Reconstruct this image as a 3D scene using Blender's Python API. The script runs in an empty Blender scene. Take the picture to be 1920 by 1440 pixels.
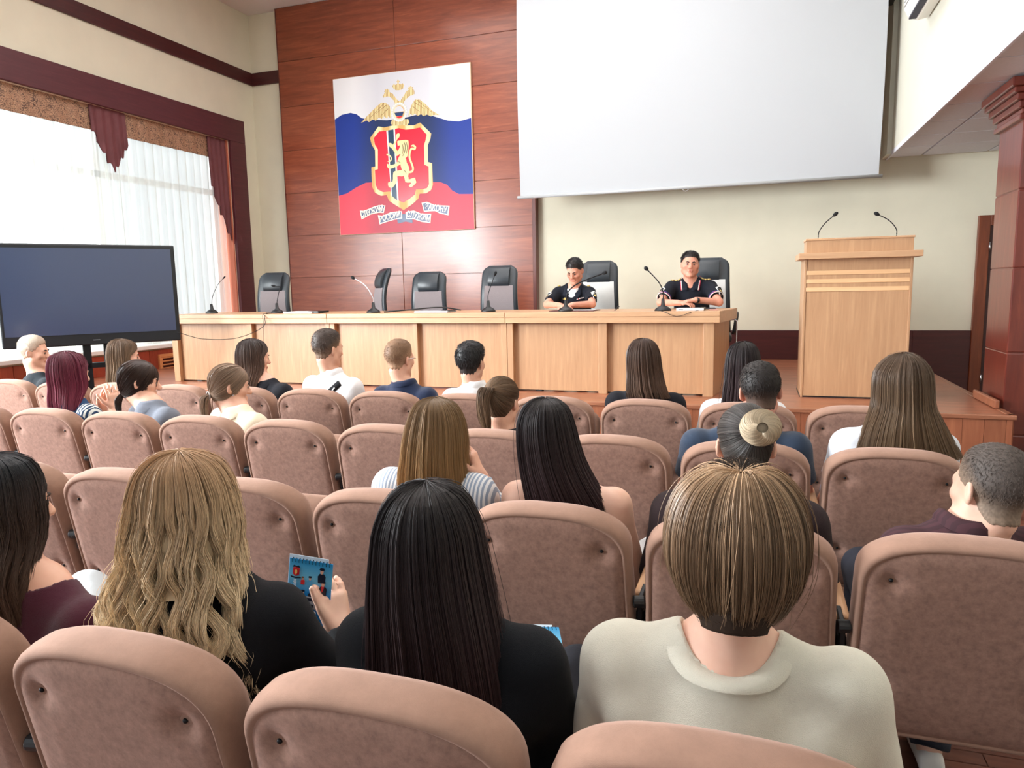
import bpy, bmesh, math, random
import numpy as np
from mathutils import Vector, Matrix, Euler
S = bpy.context.scene
COL = S.collection
rng = np.random.default_rng(7)
random.seed(7)
PI = math.pi
# ------------------------------------------------------------------ camera, world, lights, exposure
def cam_axes(yaw, pitch, roll):
    cy, sy = math.cos(yaw), math.sin(yaw)
    f = Vector((-sy*math.cos(pitch), cy*math.cos(pitch), -math.sin(pitch)))
    r = Vector((cy, sy, 0)); u = r.cross(f)
    return math.cos(roll)*r+math.sin(roll)*u, -math.sin(roll)*r+math.cos(roll)*u, f
_r, _u, _f = cam_axes(math.radians(18.704), math.radians(7.658), math.radians(-1.0825))
cam = bpy.data.objects.new('camera', bpy.data.cameras.new('camera')); COL.objects.link(cam)
cam.matrix_world = Matrix(((_r.x, _u.x, -_f.x, 0), (_r.y, _u.y, -_f.y, 0), (_r.z, _u.z, -_f.z, 1.55), (0, 0, 0, 1)))
cam.data.sensor_width = 36; cam.data.lens = 1352/1920*36; cam.data.clip_start = .02
S.camera = cam
W = bpy.data.worlds.new('world'); S.world = W; W.use_nodes = True
_bg = W.node_tree.nodes['Background']; _bg.inputs[0].default_value = (.88, .95, 1, 1)
# open sky on the window side (-x), weak added fill through the unbuilt rear elsewhere
_tc = W.node_tree.nodes.new('ShaderNodeTexCoord'); _sx = W.node_tree.nodes.new('ShaderNodeSeparateXYZ'); _mr = W.node_tree.nodes.new('ShaderNodeMapRange')
_mr.interpolation_type = 'SMOOTHSTEP'; _mr.inputs[1].default_value = .25; _mr.inputs[2].default_value = -.55; _mr.inputs[3].default_value = .3; _mr.inputs[4].default_value = 1.15
W.node_tree.links.new(_tc.outputs['Generated'], _sx.inputs[0]); W.node_tree.links.new(_sx.outputs[0], _mr.inputs[0]); W.node_tree.links.new(_mr.outputs[0], _bg.inputs[1])
def area(name, loc, rot, sx, sy, power, color=(1, 1, 1), spread=PI):
    l = bpy.data.lights.new(name, 'AREA'); l.shape = 'RECTANGLE'; l.size = sx; l.size_y = sy
    l.energy = power; l.color = color; l.spread = spread
    o = bpy.data.objects.new(name, l); COL.objects.link(o); o.location = loc; o.rotation_euler = rot
    return o
area('daylight_outside_window', (-8.6, 1.0, 3.0), (0, math.radians(-76), math.radians(12)), 3.2, 5.8, 3600, (.93, .97, 1))
area('ceiling_fill_hall', (-2.6, 3.4, 5.7), (0, 0, 0), 5.0, 5.5, 190, (1, .97, .93))  # unseen fill light, added to brighten the hall
area('ceiling_fill_stage', (-2.4, 7.6, 5.7), (0, 0, 0), 5.0, 2.0, 110, (1, .97, .93))  # added fill above the stage, stands for no known lamp
area('gallery_fill', (3.0, 3.0, 2.9), (0, 0, 0), 1.2, 4.0, 22, (1, .96, .92))  # weak fill added under the gallery, no known fitting there
vs = S.view_settings
vs.view_transform = 'Standard'; vs.look = 'None'; vs.gamma = 1; vs.use_curve_mapping = False
vs.exposure = 0.2
S.cycles.max_bounces = 7; S.cycles.diffuse_bounces = 4; S.cycles.glossy_bounces = 3
S.cycles.transparent_max_bounces = 12; S.cycles.caustics_reflective = False; S.cycles.caustics_refractive = False
S.cycles.sample_clamp_indirect = 6
# ------------------------------------------------------------------ materials
MATS = {}
def lin(c):
    def g(v):
        v /= 255.
        return v/12.92 if v <= .04045 else ((v+.055)/1.055)**2.4
    return (g(c[0]), g(c[1]), g(c[2]), 1)
class NT:
    def __init__(s, name):
        s.m = bpy.data.materials.new(name); s.m.use_nodes = True; s.t = s.m.node_tree
        s.b = s.t.nodes['Principled BSDF']; s.out = s.t.nodes['Material Output']
    def n(s, typ, **kw):
        x = s.t.nodes.new('ShaderNode'+typ)
        for k, v in kw.items():
            if k[0] == 'i' and k[1:].isdigit(): x.inputs[int(k[1:])].default_value = v
            else: setattr(x, k, v)
        return x
    def l(s, a, b): s.t.links.new(a, b)
    def ramp(s, fac, cols):
        r = s.n('ValToRGB'); e = r.color_ramp.elements
        while len(e) < len(cols): e.new(.5)
        for q, (p, c) in zip(e, cols): q.position = p; q.color = c
        s.l(fac, r.inputs[0]); return r.outputs[0]
    def coords(s, scale=(1, 1, 1), rot=(0, 0, 0), kind='Object'):
        tc = s.n('TexCoord'); mp = s.n('Mapping'); mp.inputs['Scale'].default_value = scale; mp.inputs['Rotation'].default_value = rot
        s.l(tc.outputs[kind], mp.inputs[0]); return mp.outputs[0]
    def bump(s, fac, strength, dist=.01):
        b = s.n('Bump'); b.inputs['Strength'].default_value = strength; b.inputs['Distance'].default_value = dist
        s.l(fac, b.inputs['Height']); s.l(b.outputs[0], s.b.inputs['Normal'])
def plain(name, rgb, rough=.5, metal=0., spec=.5, noise=0, nscale=20, bump=0, sheen=0, coat=0, emit=0, bscale=None):
    if name in MATS: return MATS[name]
    q = NT(name); c = lin(rgb)
    q.b.inputs['Base Color'].default_value = c; q.b.inputs['Roughness'].default_value = rough
    q.b.inputs['Metallic'].default_value = metal; q.b.inputs['Specular IOR Level'].default_value = spec
    if sheen: q.b.inputs['Sheen Weight'].default_value = sheen; q.b.inputs['Sheen Roughness'].default_value = .4
    if coat: q.b.inputs['Coat Weight'].default_value = coat; q.b.inputs['Coat Roughness'].default_value = .12
    if emit: q.b.inputs['Emission Color'].default_value = c; q.b.inputs['Emission Strength'].default_value = emit
    if noise or bump:
        no = q.n('TexNoise'); no.inputs['Scale'].default_value = nscale; no.inputs['Detail'].default_value = 6
        q.l(q.coords(), no.inputs['Vector'])
        if noise:
            d = [x*(1-noise) for x in c[:3]]+[1]; u = [min(1, x*(1+noise)) for x in c[:3]]+[1]
            q.l(q.ramp(no.outputs[0], [(.3, d), (.7, u)]), q.b.inputs['Base Color'])
        if bump: q.bump(no.outputs[0], bump)
    MATS[name] = q.m; return q.m
def wood(name, dark, light, stretch=(1, 12, 12), scale=2.2, rough=.35, coat=0, plank=None, tone=0.):
    """long-grained wood; stretch is small along the grain; plank adds per-board tone from the 'tone' attribute"""
    q = NT(name); co = q.coords(stretch)
    n1 = q.n('TexNoise'); n1.inputs['Scale'].default_value = scale; n1.inputs['Detail'].default_value = 8; n1.inputs['Roughness'].default_value = .65
    n1.inputs['Distortion'].default_value = .6
    q.l(co, n1.inputs['Vector'])
    c = q.ramp(n1.outputs[0], [(.25, lin(dark)), (.55, lin([(a+b)/2 for a, b in zip(dark, light)])), (.78, lin(light))])
    if tone:
        at = q.n('Attribute'); at.attribute_name = 'tone'
        hs = q.n('HueSaturation')
        mr = q.n('MapRange'); mr.inputs[3].default_value = 1-tone; mr.inputs[4].default_value = 1+tone
        q.l(at.outputs['Fac'], mr.inputs[0]); q.l(mr.outputs[0], hs.inputs['Value']); q.l(c, hs.inputs['Color']); c = hs.outputs[0]
    q.l(c, q.b.inputs['Base Color']); q.b.inputs['Roughness'].default_value = rough
    if coat: q.b.inputs['Coat Weight'].default_value = coat; q.b.inputs['Coat Roughness'].default_value = .15
    q.bump(n1.outputs[0], .06)
    MATS[name] = q.m; return q.m
def fabric(name, rgb, var=.12, scale=14, weave=500, rough=.95, sheen=.5, fold=0, tint=None):
    q = NT(name); c = lin(rgb); co = q.coords()
    n1 = q.n('TexNoise'); n1.inputs['Scale'].default_value = scale; n1.inputs['Detail'].default_value = 7; n1.inputs['Roughness'].default_value = .7; q.l(co, n1.inputs['Vector'])
    d = [x*(1-var) for x in c[:3]]+[1]; u = [min(1, x*(1+var)) for x in c[:3]]+[1]
    q.l(q.ramp(n1.outputs[0], [(.32, d), (.68, u)]), q.b.inputs['Base Color'])
    q.b.inputs['Roughness'].default_value = rough; q.b.inputs['Specular IOR Level'].default_value = .2
    q.b.inputs['Sheen Weight'].default_value = sheen; q.b.inputs['Sheen Roughness'].default_value = .45
    if tint: q.b.inputs['Sheen Tint'].default_value = lin(tint)
    n2 = q.n('TexNoise'); n2.inputs['Scale'].default_value = weave; n2.inputs['Detail'].default_value = 2; q.l(co, n2.inputs['Vector'])
    h = n2.outputs[0]; dist = .002
    if fold:
        n3 = q.n('TexNoise'); n3.inputs['Scale'].default_value = 7; n3.inputs['Detail'].default_value = 3; n3.inputs['Distortion'].default_value = 1.5
        q.l(co, n3.inputs['Vector']); m = q.n('Math', operation='MULTIPLY_ADD'); m.inputs[1].default_value = fold*9; q.l(n3.outputs[0], m.inputs[0]); q.l(h, m.inputs[2]); h = m.outputs[0]; dist = .006
    q.bump(h, .3 if not fold else .5, dist*.6)
    MATS[name] = q.m; return q.m
# ------------------------------------------------------------------ mesh helpers
def link(name, me, mat=None, parent=None, smooth=False, loc=None):
    if mat is not None and not me.materials: me.materials.append(mat)
    if smooth: me.polygons.foreach_set('use_smooth', [True]*len(me.polygons))
    o = bpy.data.objects.new(name, me); COL.objects.link(o)
    if parent is not None: o.parent = parent
    if loc is not None: o.location = loc
    return o
def empty(name, loc=(0, 0, 0), rz=0., label=None, cat=None, group=None):
    o = bpy.data.objects.new(name, None); COL.objects.link(o); o.location = loc; o.rotation_euler = (0, 0, rz); o.empty_display_size = .05
    tag(o, label, cat, group); return o
def tag(o, label=None, cat=None, group=None, kind=None):
    if label: o['label'] = label
    if cat: o['category'] = cat
    if group: o['group'] = group
    if kind: o['kind'] = kind
    return o
class MB:
    def __init__(s): s.v = []; s.f = []; s.tone = []
    def add(s, vs, fs, tone=None):
        b = len(s.v); s.v += [tuple(map(float, v)) for v in vs]; s.f += [tuple(b+i for i in f) for f in fs]
        s.tone += [random.random() if tone is None else tone]*len(fs); return s
    def box(s, x0, x1, y0, y1, z0, z1, M=None, tone=None):
        vs = [(x, y, z) for z in (z0, z1) for y in (y0, y1) for x in (x0, x1)]
        if M is not None: vs = [tuple(M @ Vector(v)) for v in vs]
        return s.add(vs, [(0, 2, 3, 1), (4, 5, 7, 6), (0, 1, 5, 4), (2, 6, 7, 3), (0, 4, 6, 2), (1, 3, 7, 5)], tone)
    def tube(s, pts, r, n=8, cap=True):
        pts = [Vector(p) for p in pts]; rs = r if hasattr(r, '__len__') else [r]*len(pts); vs = []
        up = Vector((0, 0, 1))
        for i, p in enumerate(pts):
            d = (pts[min(i+1, len(pts)-1)]-pts[max(i-1, 0)]).normalized()
            a = d.cross(up)
            if a.length < 1e-3: a = d.cross(Vector((1, 0, 0)))
            a.normalize(); b = a.cross(d)
            vs += [p+rs[i]*(math.cos(2*PI*k/n)*a+math.sin(2*PI*k/n)*b) for k in range(n)]
        fs = [(i*n+k, i*n+(k+1) % n, (i+1)*n+(k+1) % n, (i+1)*n+k) for i in range(len(pts)-1) for k in range(n)]
        if cap: fs += [tuple(range(n))[::-1], tuple((len(pts)-1)*n+k for k in range(n))]
        return s.add(vs, fs)
    def loft(s, rings, cap0=True, cap1=True):
        n = len(rings[0]); vs = [v for r in rings for v in r]
        fs = [(i*n+k, i*n+(k+1) % n, (i+1)*n+(k+1) % n, (i+1)*n+k) for i in range(len(rings)-1) for k in range(n)]
        if cap0: fs.append(tuple(range(n))[::-1])
        if cap1: fs.append(tuple((len(rings)-1)*n+k for k in range(n)))
        return s.add(vs, fs)
    def prism(s, poly, y0, y1, M=None):
        """polygon in xz extruded along y"""
        n = len(poly); vs = [(x, y0, z) for x, z in poly]+[(x, y1, z) for x, z in poly]
        if M is not None: vs = [tuple(M @ Vector(v)) for v in vs]
        return s.add(vs, [tuple(range(n)), tuple(range(2*n-1, n-1, -1))]+[(k, n+k, n+(k+1) % n, (k+1) % n) for k in range(n)])
    def sheet(s, fn, nu, nv):
        vs = [fn(i/nu, j/nv) for j in range(nv+1) for i in range(nu+1)]
        return s.add(vs, [(j*(nu+1)+i, j*(nu+1)+i+1, (j+1)*(nu+1)+i+1, (j+1)*(nu+1)+i) for j in range(nv) for i in range(nu)])
    def build(s, name, mat, parent=None, smooth=False, bevel=0, tone=False, loc=None, fix=True, seg=2):
        me = bpy.data.meshes.new(name); me.from_pydata(s.v, [], s.f); me.update()
        if fix:
            bm = bmesh.new(); bm.from_mesh(me); bmesh.ops.recalc_face_normals(bm, faces=bm.faces); bm.to_mesh(me); bm.free()
        if tone:
            a = me.attributes.new('tone', 'FLOAT', 'FACE'); a.data.foreach_set('value', s.tone)
        o = link(name, me, mat, parent, smooth, loc)
        if bevel:
            b = o.modifiers.new('bevel', 'BEVEL'); b.width = bevel; b.segments = seg; b.limit_method = 'ANGLE'; b.angle_limit = .7
        return o
def struct(o, label=None):
    o['kind'] = 'structure'
    return o
# ------------------------------------------------------------------ palette
cream = plain('cream_paint', (226, 221, 200), .7, noise=.03, nscale=3, bump=.02)
white = plain('white_paint', (238, 236, 232), .6)
white_tile = plain('ceiling_tile', (228, 222, 222), .8, noise=.02, nscale=60)
dark_wood = wood('dark_red_wood', (58, 22, 24), (84, 34, 32), (1.2, 1.2, 14), 2, .38)
frame_wood = wood('window_board_wood', (74, 30, 38), (98, 44, 50), (14, 1.2, 14), 2, .45)
cherry = wood('cherry_panel', (112, 50, 32), (172, 94, 62), (.9, 8, 9), 2.1, .3, .25, tone=.16)
cherry_side = wood('column_veneer', (82, 30, 24), (124, 56, 40), (6, 6, .8), 2.1, .28, .25, tone=.1)
oak = wood('light_oak_veneer', (172, 131, 97), (202, 161, 123), (14, 14, .8), 2.4, .4, tone=.03)
oak_h = wood('light_oak_edge', (182, 140, 106), (210, 170, 132), (.8, 12, 12), 2.4, .38)
parquet = wood('red_parquet', (92, 56, 44), (126, 82, 64), (1, 9, 9), 2.5, .28, .2, tone=.22)
stage_wood = wood('stage_floor_wood', (146, 86, 62), (184, 122, 92), (1, 9, 9), 2.5, .32, .2, tone=.14)
riser_wood = wood('stage_riser_wood', (138, 80, 56), (176, 112, 80), (9, 9, .9), 2.4, .4, tone=.14)
black_plastic = plain('black_plastic', (22, 23, 26), .4)
black_metal = plain('black_metal', (26, 27, 30), .45, .6)
chrome = plain('chrome', (200, 200, 205), .2, 1)
# ------------------------------------------------------------------ room shell
XL, YB, ZC, DZ, YD, XS = -7.62, 10., 5.82, .55, 6.08, 1.45
def planks(mb, x0, x1, y0, y1, z, wid, length, axis='x', gap=.0015):
    y = y0; r = 0
    while y < y1-1e-6:
        x = x0-(r*.37 % 1)*length
        while x < x1:
            a, b = max(x, x0), min(x+length, x1)
            if b-a > .01: mb.add([(a+gap, y+gap, z), (b-gap, y+gap, z), (b-gap, min(y+wid, y1)-gap, z), (a+gap, min(y+wid, y1)-gap, z)], [(0, 1, 2, 3)])
            x += length
        y += wid; r += 1
m = MB(); m.box(XL-.6, 5, -3, YB+.2, -.12, -.004, tone=.2); planks(m, XL, 4.6, -1.5, YB, 0, .07, .42)
struct(m.build('floor', parquet, tone=True))
m = MB(); m.box(XL, 1.8, YD+.004, YB, 0.02, DZ-.004, tone=.2); planks(m, XL, 1.8, YD, YB, DZ, .075, .5)
stage = struct(m.build('floor_stage', stage_wood, tone=True))
m = MB()
x = XL
while x < 1.8-.01: m.box(x+.001, min(x+.14, 1.8)-.001, YD-.012, YD+.0035, 0, DZ-.03); x += .14
y = YD+.004
while y < YB: m.box(1.8, 1.812, y+.001, min(y+.14, YB)-.001, 0, DZ-.03); y += .14
struct(m.build('trim_1', riser_wood, tone=True))
m = MB(); m.box(XL, 1.822, YD-.028, YD+.05, DZ-.03, DZ+.004); m.box(1.77, 1.822, YD, YB-.02, DZ-.03, DZ+.004)
struct(m.build('trim_2', wood('nosing_wood', (136, 84, 60), (172, 116, 88), (1, 9, 9), 2.5, .3, .2), bevel=.006))
# raised toe strip at the stage end, by the column
m = MB(); m.box(1.755, 1.79, 6.35, 6.95, DZ+.004, DZ+.07); struct(m.build('trim_3', riser_wood, bevel=.008))
struct(MB().box(XL-.5, 5, YB, YB+.2, 0, ZC+.2).build('wall_back', cream))
WY0, WY1, WZ0, WZ1 = -1.2, 9.34, .86, 3.82
m = MB(); T = .34
m.box(XL-T, XL, -3, YB, 0, WZ0).box(XL-T, XL, -3, YB, WZ1, ZC+.2).box(XL-T, XL, WY1, YB, WZ0, WZ1).box(XL-T, XL, -3, WY0, WZ0, WZ1)
struct(m.build('wall_side_window', cream))
m = MB(); m.box(XL-T, 4.8, -3, YB, ZC+.004, ZC+.15)
for i in range(8):
    for j in range(18): m.box(XL+.003+i*1.2, min(XL+1.197+i*1.2, 1.6), YB-.003-(j+1)*.6, YB-.6+.594-j*.6, ZC-.006, ZC+.004)
struct(m.build('ceiling', white_tile))
# gallery: hanging wall, tiled soffit, wall beyond
m = MB(); m.box(XS, XS+.16, -3, YB, 3.035, ZC); m.box(XS-.05, XS, 9.62, YB, 3.0, ZC)
struct(m.build('wall_gallery', plain('gallery_paint', (216, 214, 200), .7, noise=.02, nscale=3)))
m = MB(); m.box(XS+.004, 4.8, -3, YB, 3.03, 3.034); m.box(XS+.17, 4.8, -3, YB, 3.034, 3.12)
for i in range(5):
    for j in range(19):
        a = XS+.36+(i-1)*.68 if i else XS+.02; b = XS+.36+i*.68
        m.box(a+.011, b-.011, YB-.10-(j+1)*.68+.009, YB-.10-j*.68-.009, 3.0, 3.03)
m.box(XS+.0, XS+.018, -3, YB, 2.985, 3.035)
struct(m.build('ceiling_gallery', plain('soffit_tile', (222, 222, 232), .8, noise=.03, nscale=40)))
struct(MB().box(4.6, 4.8, -3, YB, 0, 3.1).build('wall_side_gallery', cream))
# trims
def trim(name, mbx, mat=dark_wood): return struct(mbx.build(name, mat, bevel=.006))
trim('trim_4', MB().box(XL, XL+.03, -3, YB, 4.76, 4.95).box(XL+.03, -7.06, YB-.03, YB, 4.76, 4.95))
trim('baseboard_back', MB().box(-2.98, 1.84, YB-.03, YB, DZ, .93))
trim('baseboard_back_gallery', MB().box(1.84, 2.46, YB-.03, YB, 0, .93).box(3.5, 4.6, YB-.03, YB, 0, .93))
# door at the back under the gallery
m = MB(); m.box(2.46, 2.58, YB-.06, YB+.02, 0, 2.28).box(3.4, 3.52, YB-.06, YB+.02, 0, 2.28).box(2.58, 3.4, YB-.06, YB+.02, 2.16, 2.28)
door = struct(m.build('door_1', wood('door_frame_wood', (96, 42, 22), (140, 72, 40), (12, 12, 1), 2, .35), bevel=.005))
d2 = MB().box(2.58, 3.4, YB-.03, YB+.01, 0, 2.16).build('door_leaf', dark_wood, door)
MB().tube([(2.583, YB-.066, 1.86), (2.583, YB-.066, 1.97)], .012).build('hinge', chrome, door, True)
MB().tube([(2.583, YB-.066, .3), (2.583, YB-.066, .4)], .012).build('hinge', chrome, door, True)
MB().tube([(3.3, YB-.03, 1.05), (3.3, YB-.09, 1.05), (3.2, YB-.09, 1.05)], .01).build('door_handle', chrome, door, True)
# cherry wall panel, two columns of broad boards
m = MB(); zs = [DZ, 1.1, 1.76, 2.41, 3.06, 3.71, 4.36, 5.03, ZC-.01]; m.box(-7.03, -3.0, YB-.09, YB, DZ, ZC-.01, tone=.0)
tn = [.45, .55, .5, .55, .75, .8, .3, .1, .6, .6, .5, .55, .65, .7, .25, .15]  # top boards set darker: the dimmer light up there painted into the tone
for j in range(8):
    for i, (a, b) in enumerate(((-7.04, -5.045), (-5.045, -3.0))): m.box(a+.003, b-.003, YB-.104, YB-.09, zs[j]+.003, zs[j+1]-.003, tone=tn[i*8+j])
panel = m.build('trim_5', cherry, tone=True, bevel=.003); struct(panel)
trim('trim_6', MB().box(-3.0, -2.945, YB-.13, YB, DZ, ZC-.01).box(-7.055, -7.04, YB-.105, YB, DZ, ZC-.01), cherry_side)
# column clad in veneer, with stepped capital
m = MB()
CX0, CX1, CY0, CY1 = 1.83, 2.4, 6.42, 6.98
zz = [0, .34, .98, 1.62, 2.2, 2.72]
for a, b in zip(zz, zz[1:]): m.box(CX0, CX1, CY0, CY1, a+.003, b-.003)
m.box(CX0+.006, CX1-.006, CY0+.006, CY1-.006, 0, 2.98)
for z0, z1, e in ((2.70, 2.74, .035), (2.74, 2.78, .02), (2.78, 2.83, .045), (2.83, 2.88, .07), (2.88, 2.92, .095), (2.92, 2.985, .115)):
    m.box(CX0-e, CX1+e, CY0-e, CY1+e, z0, z1)
struct(m.build('column', cherry_side, tone=True, bevel=.008))
# ------------------------------------------------------------------ window: board surround, glazing, sill, curtains, valance, swags
m = MB()
m.box(XL, XL+.05, WY0-.3, WY1+.34, WZ1, WZ1+.34).box(XL, XL+.05, WY1, WY1+.34, DZ, WZ1).box(XL, XL+.05, WY0-.3, WY0, .3, WZ1)
win = struct(m.build('window_1', frame_wood, bevel=.006))
MB().box(XL-T, XL-.005, WY1-.025, WY1+.0, WZ0, WZ1).build('window_reveal', wood('sunlit_reveal_wood', (196, 110, 84), (220, 138, 110), (12, 12, 1), 2, .5), win)  # sunlit orange-pink of the reveal is put into its wood colour
m = MB(); xg = XL-.3
for y in np.arange(WY0, WY1, 2.1): m.box(xg-.03, xg+.03, y-.05, y+.05, WZ0, WZ1)
m.box(xg-.03, xg+.03, WY0, WY1, WZ0, WZ0+.08).box(xg-.03, xg+.03, WY0, WY1, WZ1-.06, WZ1).box(xg-.03, xg+.03, WY0, WY1, 3.02, 3.1)
m.build('window_frame', white, win)
g = NT('window_glass'); tr = g.n('BsdfTransparent'); gl = g.n('BsdfGlossy'); gl.inputs['Roughness'].default_value = .02; mx = g.n('MixShader', i0=.06)
g.l(tr.outputs[0], mx.inputs[1]); g.l(gl.outputs[0], mx.inputs[2]); g.l(mx.outputs[0], g.out.inputs[0])
MB().box(xg-.004, xg+.004, WY0, WY1, WZ0, WZ1).build('window_glass', g.m, win)
MB().box(XL-T+.02, XL+.06, WY0, WY1, WZ0-.04, WZ0+.012).build('window_sill', white, win, bevel=.008)
# sheer curtain lengths
q = NT('sheer_curtain'); tr = q.n('BsdfTransparent'); tl = q.n('BsdfTranslucent'); df = q.n('BsdfDiffuse')
for x in (tl, df): x.inputs[0].default_value = (.86, .89, .86, 1)
m1 = q.n('MixShader', i0=.4); m2 = q.n('MixShader', i0=.64)
q.l(tl.outputs[0], m1.inputs[1]); q.l(df.outputs[0], m1.inputs[2]); q.l(tr.outputs[0], m2.inputs[1]); q.l(m1.outputs[0], m2.inputs[2]); q.l(m2.outputs[0], q.out.inputs[0])
tr.inputs[0].default_value = (.97, .985, .98, 1)
sheer = q.m
def curtain(y0, y1, seed, label):
    r = np.random.default_rng(seed); k1, k2, k3 = r.uniform(40, 46), r.uniform(63, 75), r.uniform(13, 17); p = r.uniform(0, 6, 3)
    def fn(u, v):
        y = y0+(y1-y0)*u; z = WZ0+.02+(WZ1-WZ0-.05)*v
        a = .024*math.sin(k1*y+p[0]+.4*math.sin(v*3))+.014*math.sin(k2*y+p[1])+.02*(1-v)*math.sin(k3*y+p[2]+v)
        return (XL-.1+a, y+.012*math.sin(k2*y*.5)*(1-v), z)
    o = MB().sheet(fn, int((y1-y0)*90), 10).build('sheer_curtain', sheer, None, True, fix=False)
    tag(o, label, 'curtain', 'sheer curtains along the window')
curtain(7.16, 9.3, 1, 'white sheer curtain length closest to the stage corner')
curtain(4.9, 7.22, 2, 'white sheer curtain length behind the big black screen')
curtain(2.0, 4.95, 3, 'white sheer curtain length before the hall end of the window')
# brocade valance
q = NT('brocade'); co = q.coords((1, 1, 1)); wv = q.n('TexVoronoi'); wv.inputs['Scale'].default_value = 9; wv.feature = 'DISTANCE_TO_EDGE'
nz = q.n('TexNoise'); nz.inputs['Scale'].default_value = 9; nz.inputs['Detail'].default_value = 4
ad = q.n('MixRGB', blend_type='LINEAR_LIGHT', i0=.12); q.l(co, ad.inputs[1]); q.l(nz.outputs['Color'], ad.inputs[2]); q.l(ad.outputs[0], wv.inputs['Vector'])
q.l(q.ramp(wv.outputs[0], [(.02, lin((74, 48, 42))), (.10, lin((196, 156, 124))), (.28, lin((140, 100, 80))), (.5, lin((204, 166, 134)))]), q.b.inputs['Base Color'])
q.b.inputs['Roughness'].default_value = .6; brocade = q.m
def valance(y0, y1, label):
    fn = lambda u, v: (XL-.045+.006*math.sin(30*(y0+(y1-y0)*u)), y0+(y1-y0)*u, WZ1-.29+.3*v)
    m = MB().sheet(fn, 60, 3); b = MB(); n = 4*61
    m.add([(x-.012, y, z) for x, y, z in m.v], m.f)
    tag(m.build('valance', brocade, None, True), label, 'valance', 'brocade valances under the window board')
valance(7.42, 8.98, 'tan brocade valance between the two burgundy swags')
valance(3.6, 7.0, 'tan brocade valance reaching away from the stage past the first swag')
swag_m = fabric('swag_cloth', (112, 66, 70), .08, 10, 300, .6, .3, tint=(200, 150, 150))
def swag(y0, y1, tipfrac, ztip, zside0, zside1, label):
    def fn(u, v):
        y = y0+(y1-y0)*u
        zb = zside0+(ztip-zside0)*min(1, u/tipfrac) if u < tipfrac else ztip+(zside1-ztip)*(u-tipfrac)/(1-tipfrac)
        zb += .028*math.sin(u*44)
        x = XL-.02+.018*math.sin(u*26)*(.35+.65*(1-v))+.02*(1-v)
        return (x, y+.01*(1-v)*math.sin(u*30), zb+(WZ1+.01-zb)*v)
    m = MB().sheet(fn, 70, 14); m.add([(x-.014, y, z) for x, y, z in m.v], m.f)
    tag(m.build('curtain_swag', swag_m, None, True), label, 'curtain swag', 'burgundy swags')
swag(6.94, 7.46, .55, 3.07, 3.5, 3.42, 'pointed burgundy swag hanging between the two tan valances')
swag(8.93, 9.36, .8, 2.36, 3.1, 2.3, 'long stepped burgundy swag at the stage corner of the window')
# radiator boxing under the sill: red boards with an oak louvre grille and a lattice
m = MB()
for y in np.arange(-1.2, 9.5, .62): m.box(XL, XL+.03, y+.004, y+.616, .02, .8)
boxing = struct(m.build('trim_7', wood('boxing_wood', (132, 52, 36), (168, 78, 54), (9, 9, 1), 2.2, .4, tone=.15), tone=True))
def louvre(y0, y1, z0, z1, label):
    e = empty('radiator_grille', (XL+.03, (y0+y1)/2, z0), 0, label, 'grille'); w = (y1-y0)/2; h = z1-z0
    mt = wood('grille_wood', (206, 132, 82), (226, 160, 106), (12, 1, 12), 2, .45) if 'grille_wood' not in MATS else MATS['grille_wood']
    m = MB(); m.box(0, .03, -w, w, 0, .05).box(0, .03, -w, w, h-.04, h).box(0, .03, -w, -w+.05, .05, h-.04).box(0, .03, w-.05, w, .05, h-.04); m.build('frame', mt, e, bevel=.003)
    n = 8
    for i in range(n):
        z = .06+(h-.11)*i/(n-1); MB().box(.004, .024, -w+.05, w-.05, z-.008, z+.008).build('slat', mt, e)
    MB().box(0.0, .003, -w+.05, w-.05, .05, h-.04).build('backing', dark_wood, e)
louvre(7.62, 8.22, .30, .74, 'light wood louvred radiator grille below the sill beside the desk')
louvre(3.9, 4.95, .25, .70, 'light wood radiator grille below the sill behind the boy in the black tee')
# ------------------------------------------------------------------ auditorium chairs
chair_fab = fabric('chair_velour', (142, 111, 98), .24, 55, 700, .95, .35, tint=(220, 190, 180))
chair_rim = fabric('chair_velour_rim', (145, 114, 98), .1, 25, 700, .95, .4, tint=(230, 200, 188))
arm_wood = wood('armrest_wood', (190, 142, 102), (218, 174, 134), (12, 1, 12), 2, .4)
PITCH, XC0 = .52, -.028
ROWY = {1: .87, 2: 1.84, 3: 2.81, 4: 3.775}
def outline(inset, n=96):
    """back outline seen from behind, s measured up from the lower edge (total .6)"""
    pts = []
    H, w0, w1 = .575, .249, .236
    N = n//4
    def w(s): return w0+(w1-w0)*s/H-inset
    top = H-inset; bot = inset; arch = .12
    for i in range(N): s = bot+.03+(top-arch-bot-.03)*i/N; pts.append((w(s), s))
    for i in range(2*N):
        t = PI*i/(2*N); c, sn = math.cos(t), math.sin(t); e = 2/2.7
        pts.append((w(top-arch)*math.copysign(abs(c)**e, c), top-arch+arch*abs(sn)**e))
    for i in range(N): s = top-arch-(top-arch-bot-.03)*i/N; pts.append((-w(s), s))
    for k in range(7): t = k/6; pts.append((-w(bot+.03)+.03*(1-math.cos(t*PI/2)) , bot+.03-.03*math.sin(t*PI/2)))
    for k in range(7): t = 1-k/6; pts.append((w(bot+.03)-.03*(1-math.cos(t*PI/2)), bot+.03-.03*math.sin(t*PI/2)))
    return pts
def resample(pts, n=120):
    p = np.array(pts+[pts[0]]); d = np.r_[0, np.cumsum(np.hypot(*np.diff(p, axis=0).T))]; t = np.linspace(0, d[-1], n, endpoint=False)
    return np.c_[np.interp(t, d, p[:, 0]), np.interp(t, d, p[:, 1])]
TILT = math.radians(11.5)
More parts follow.
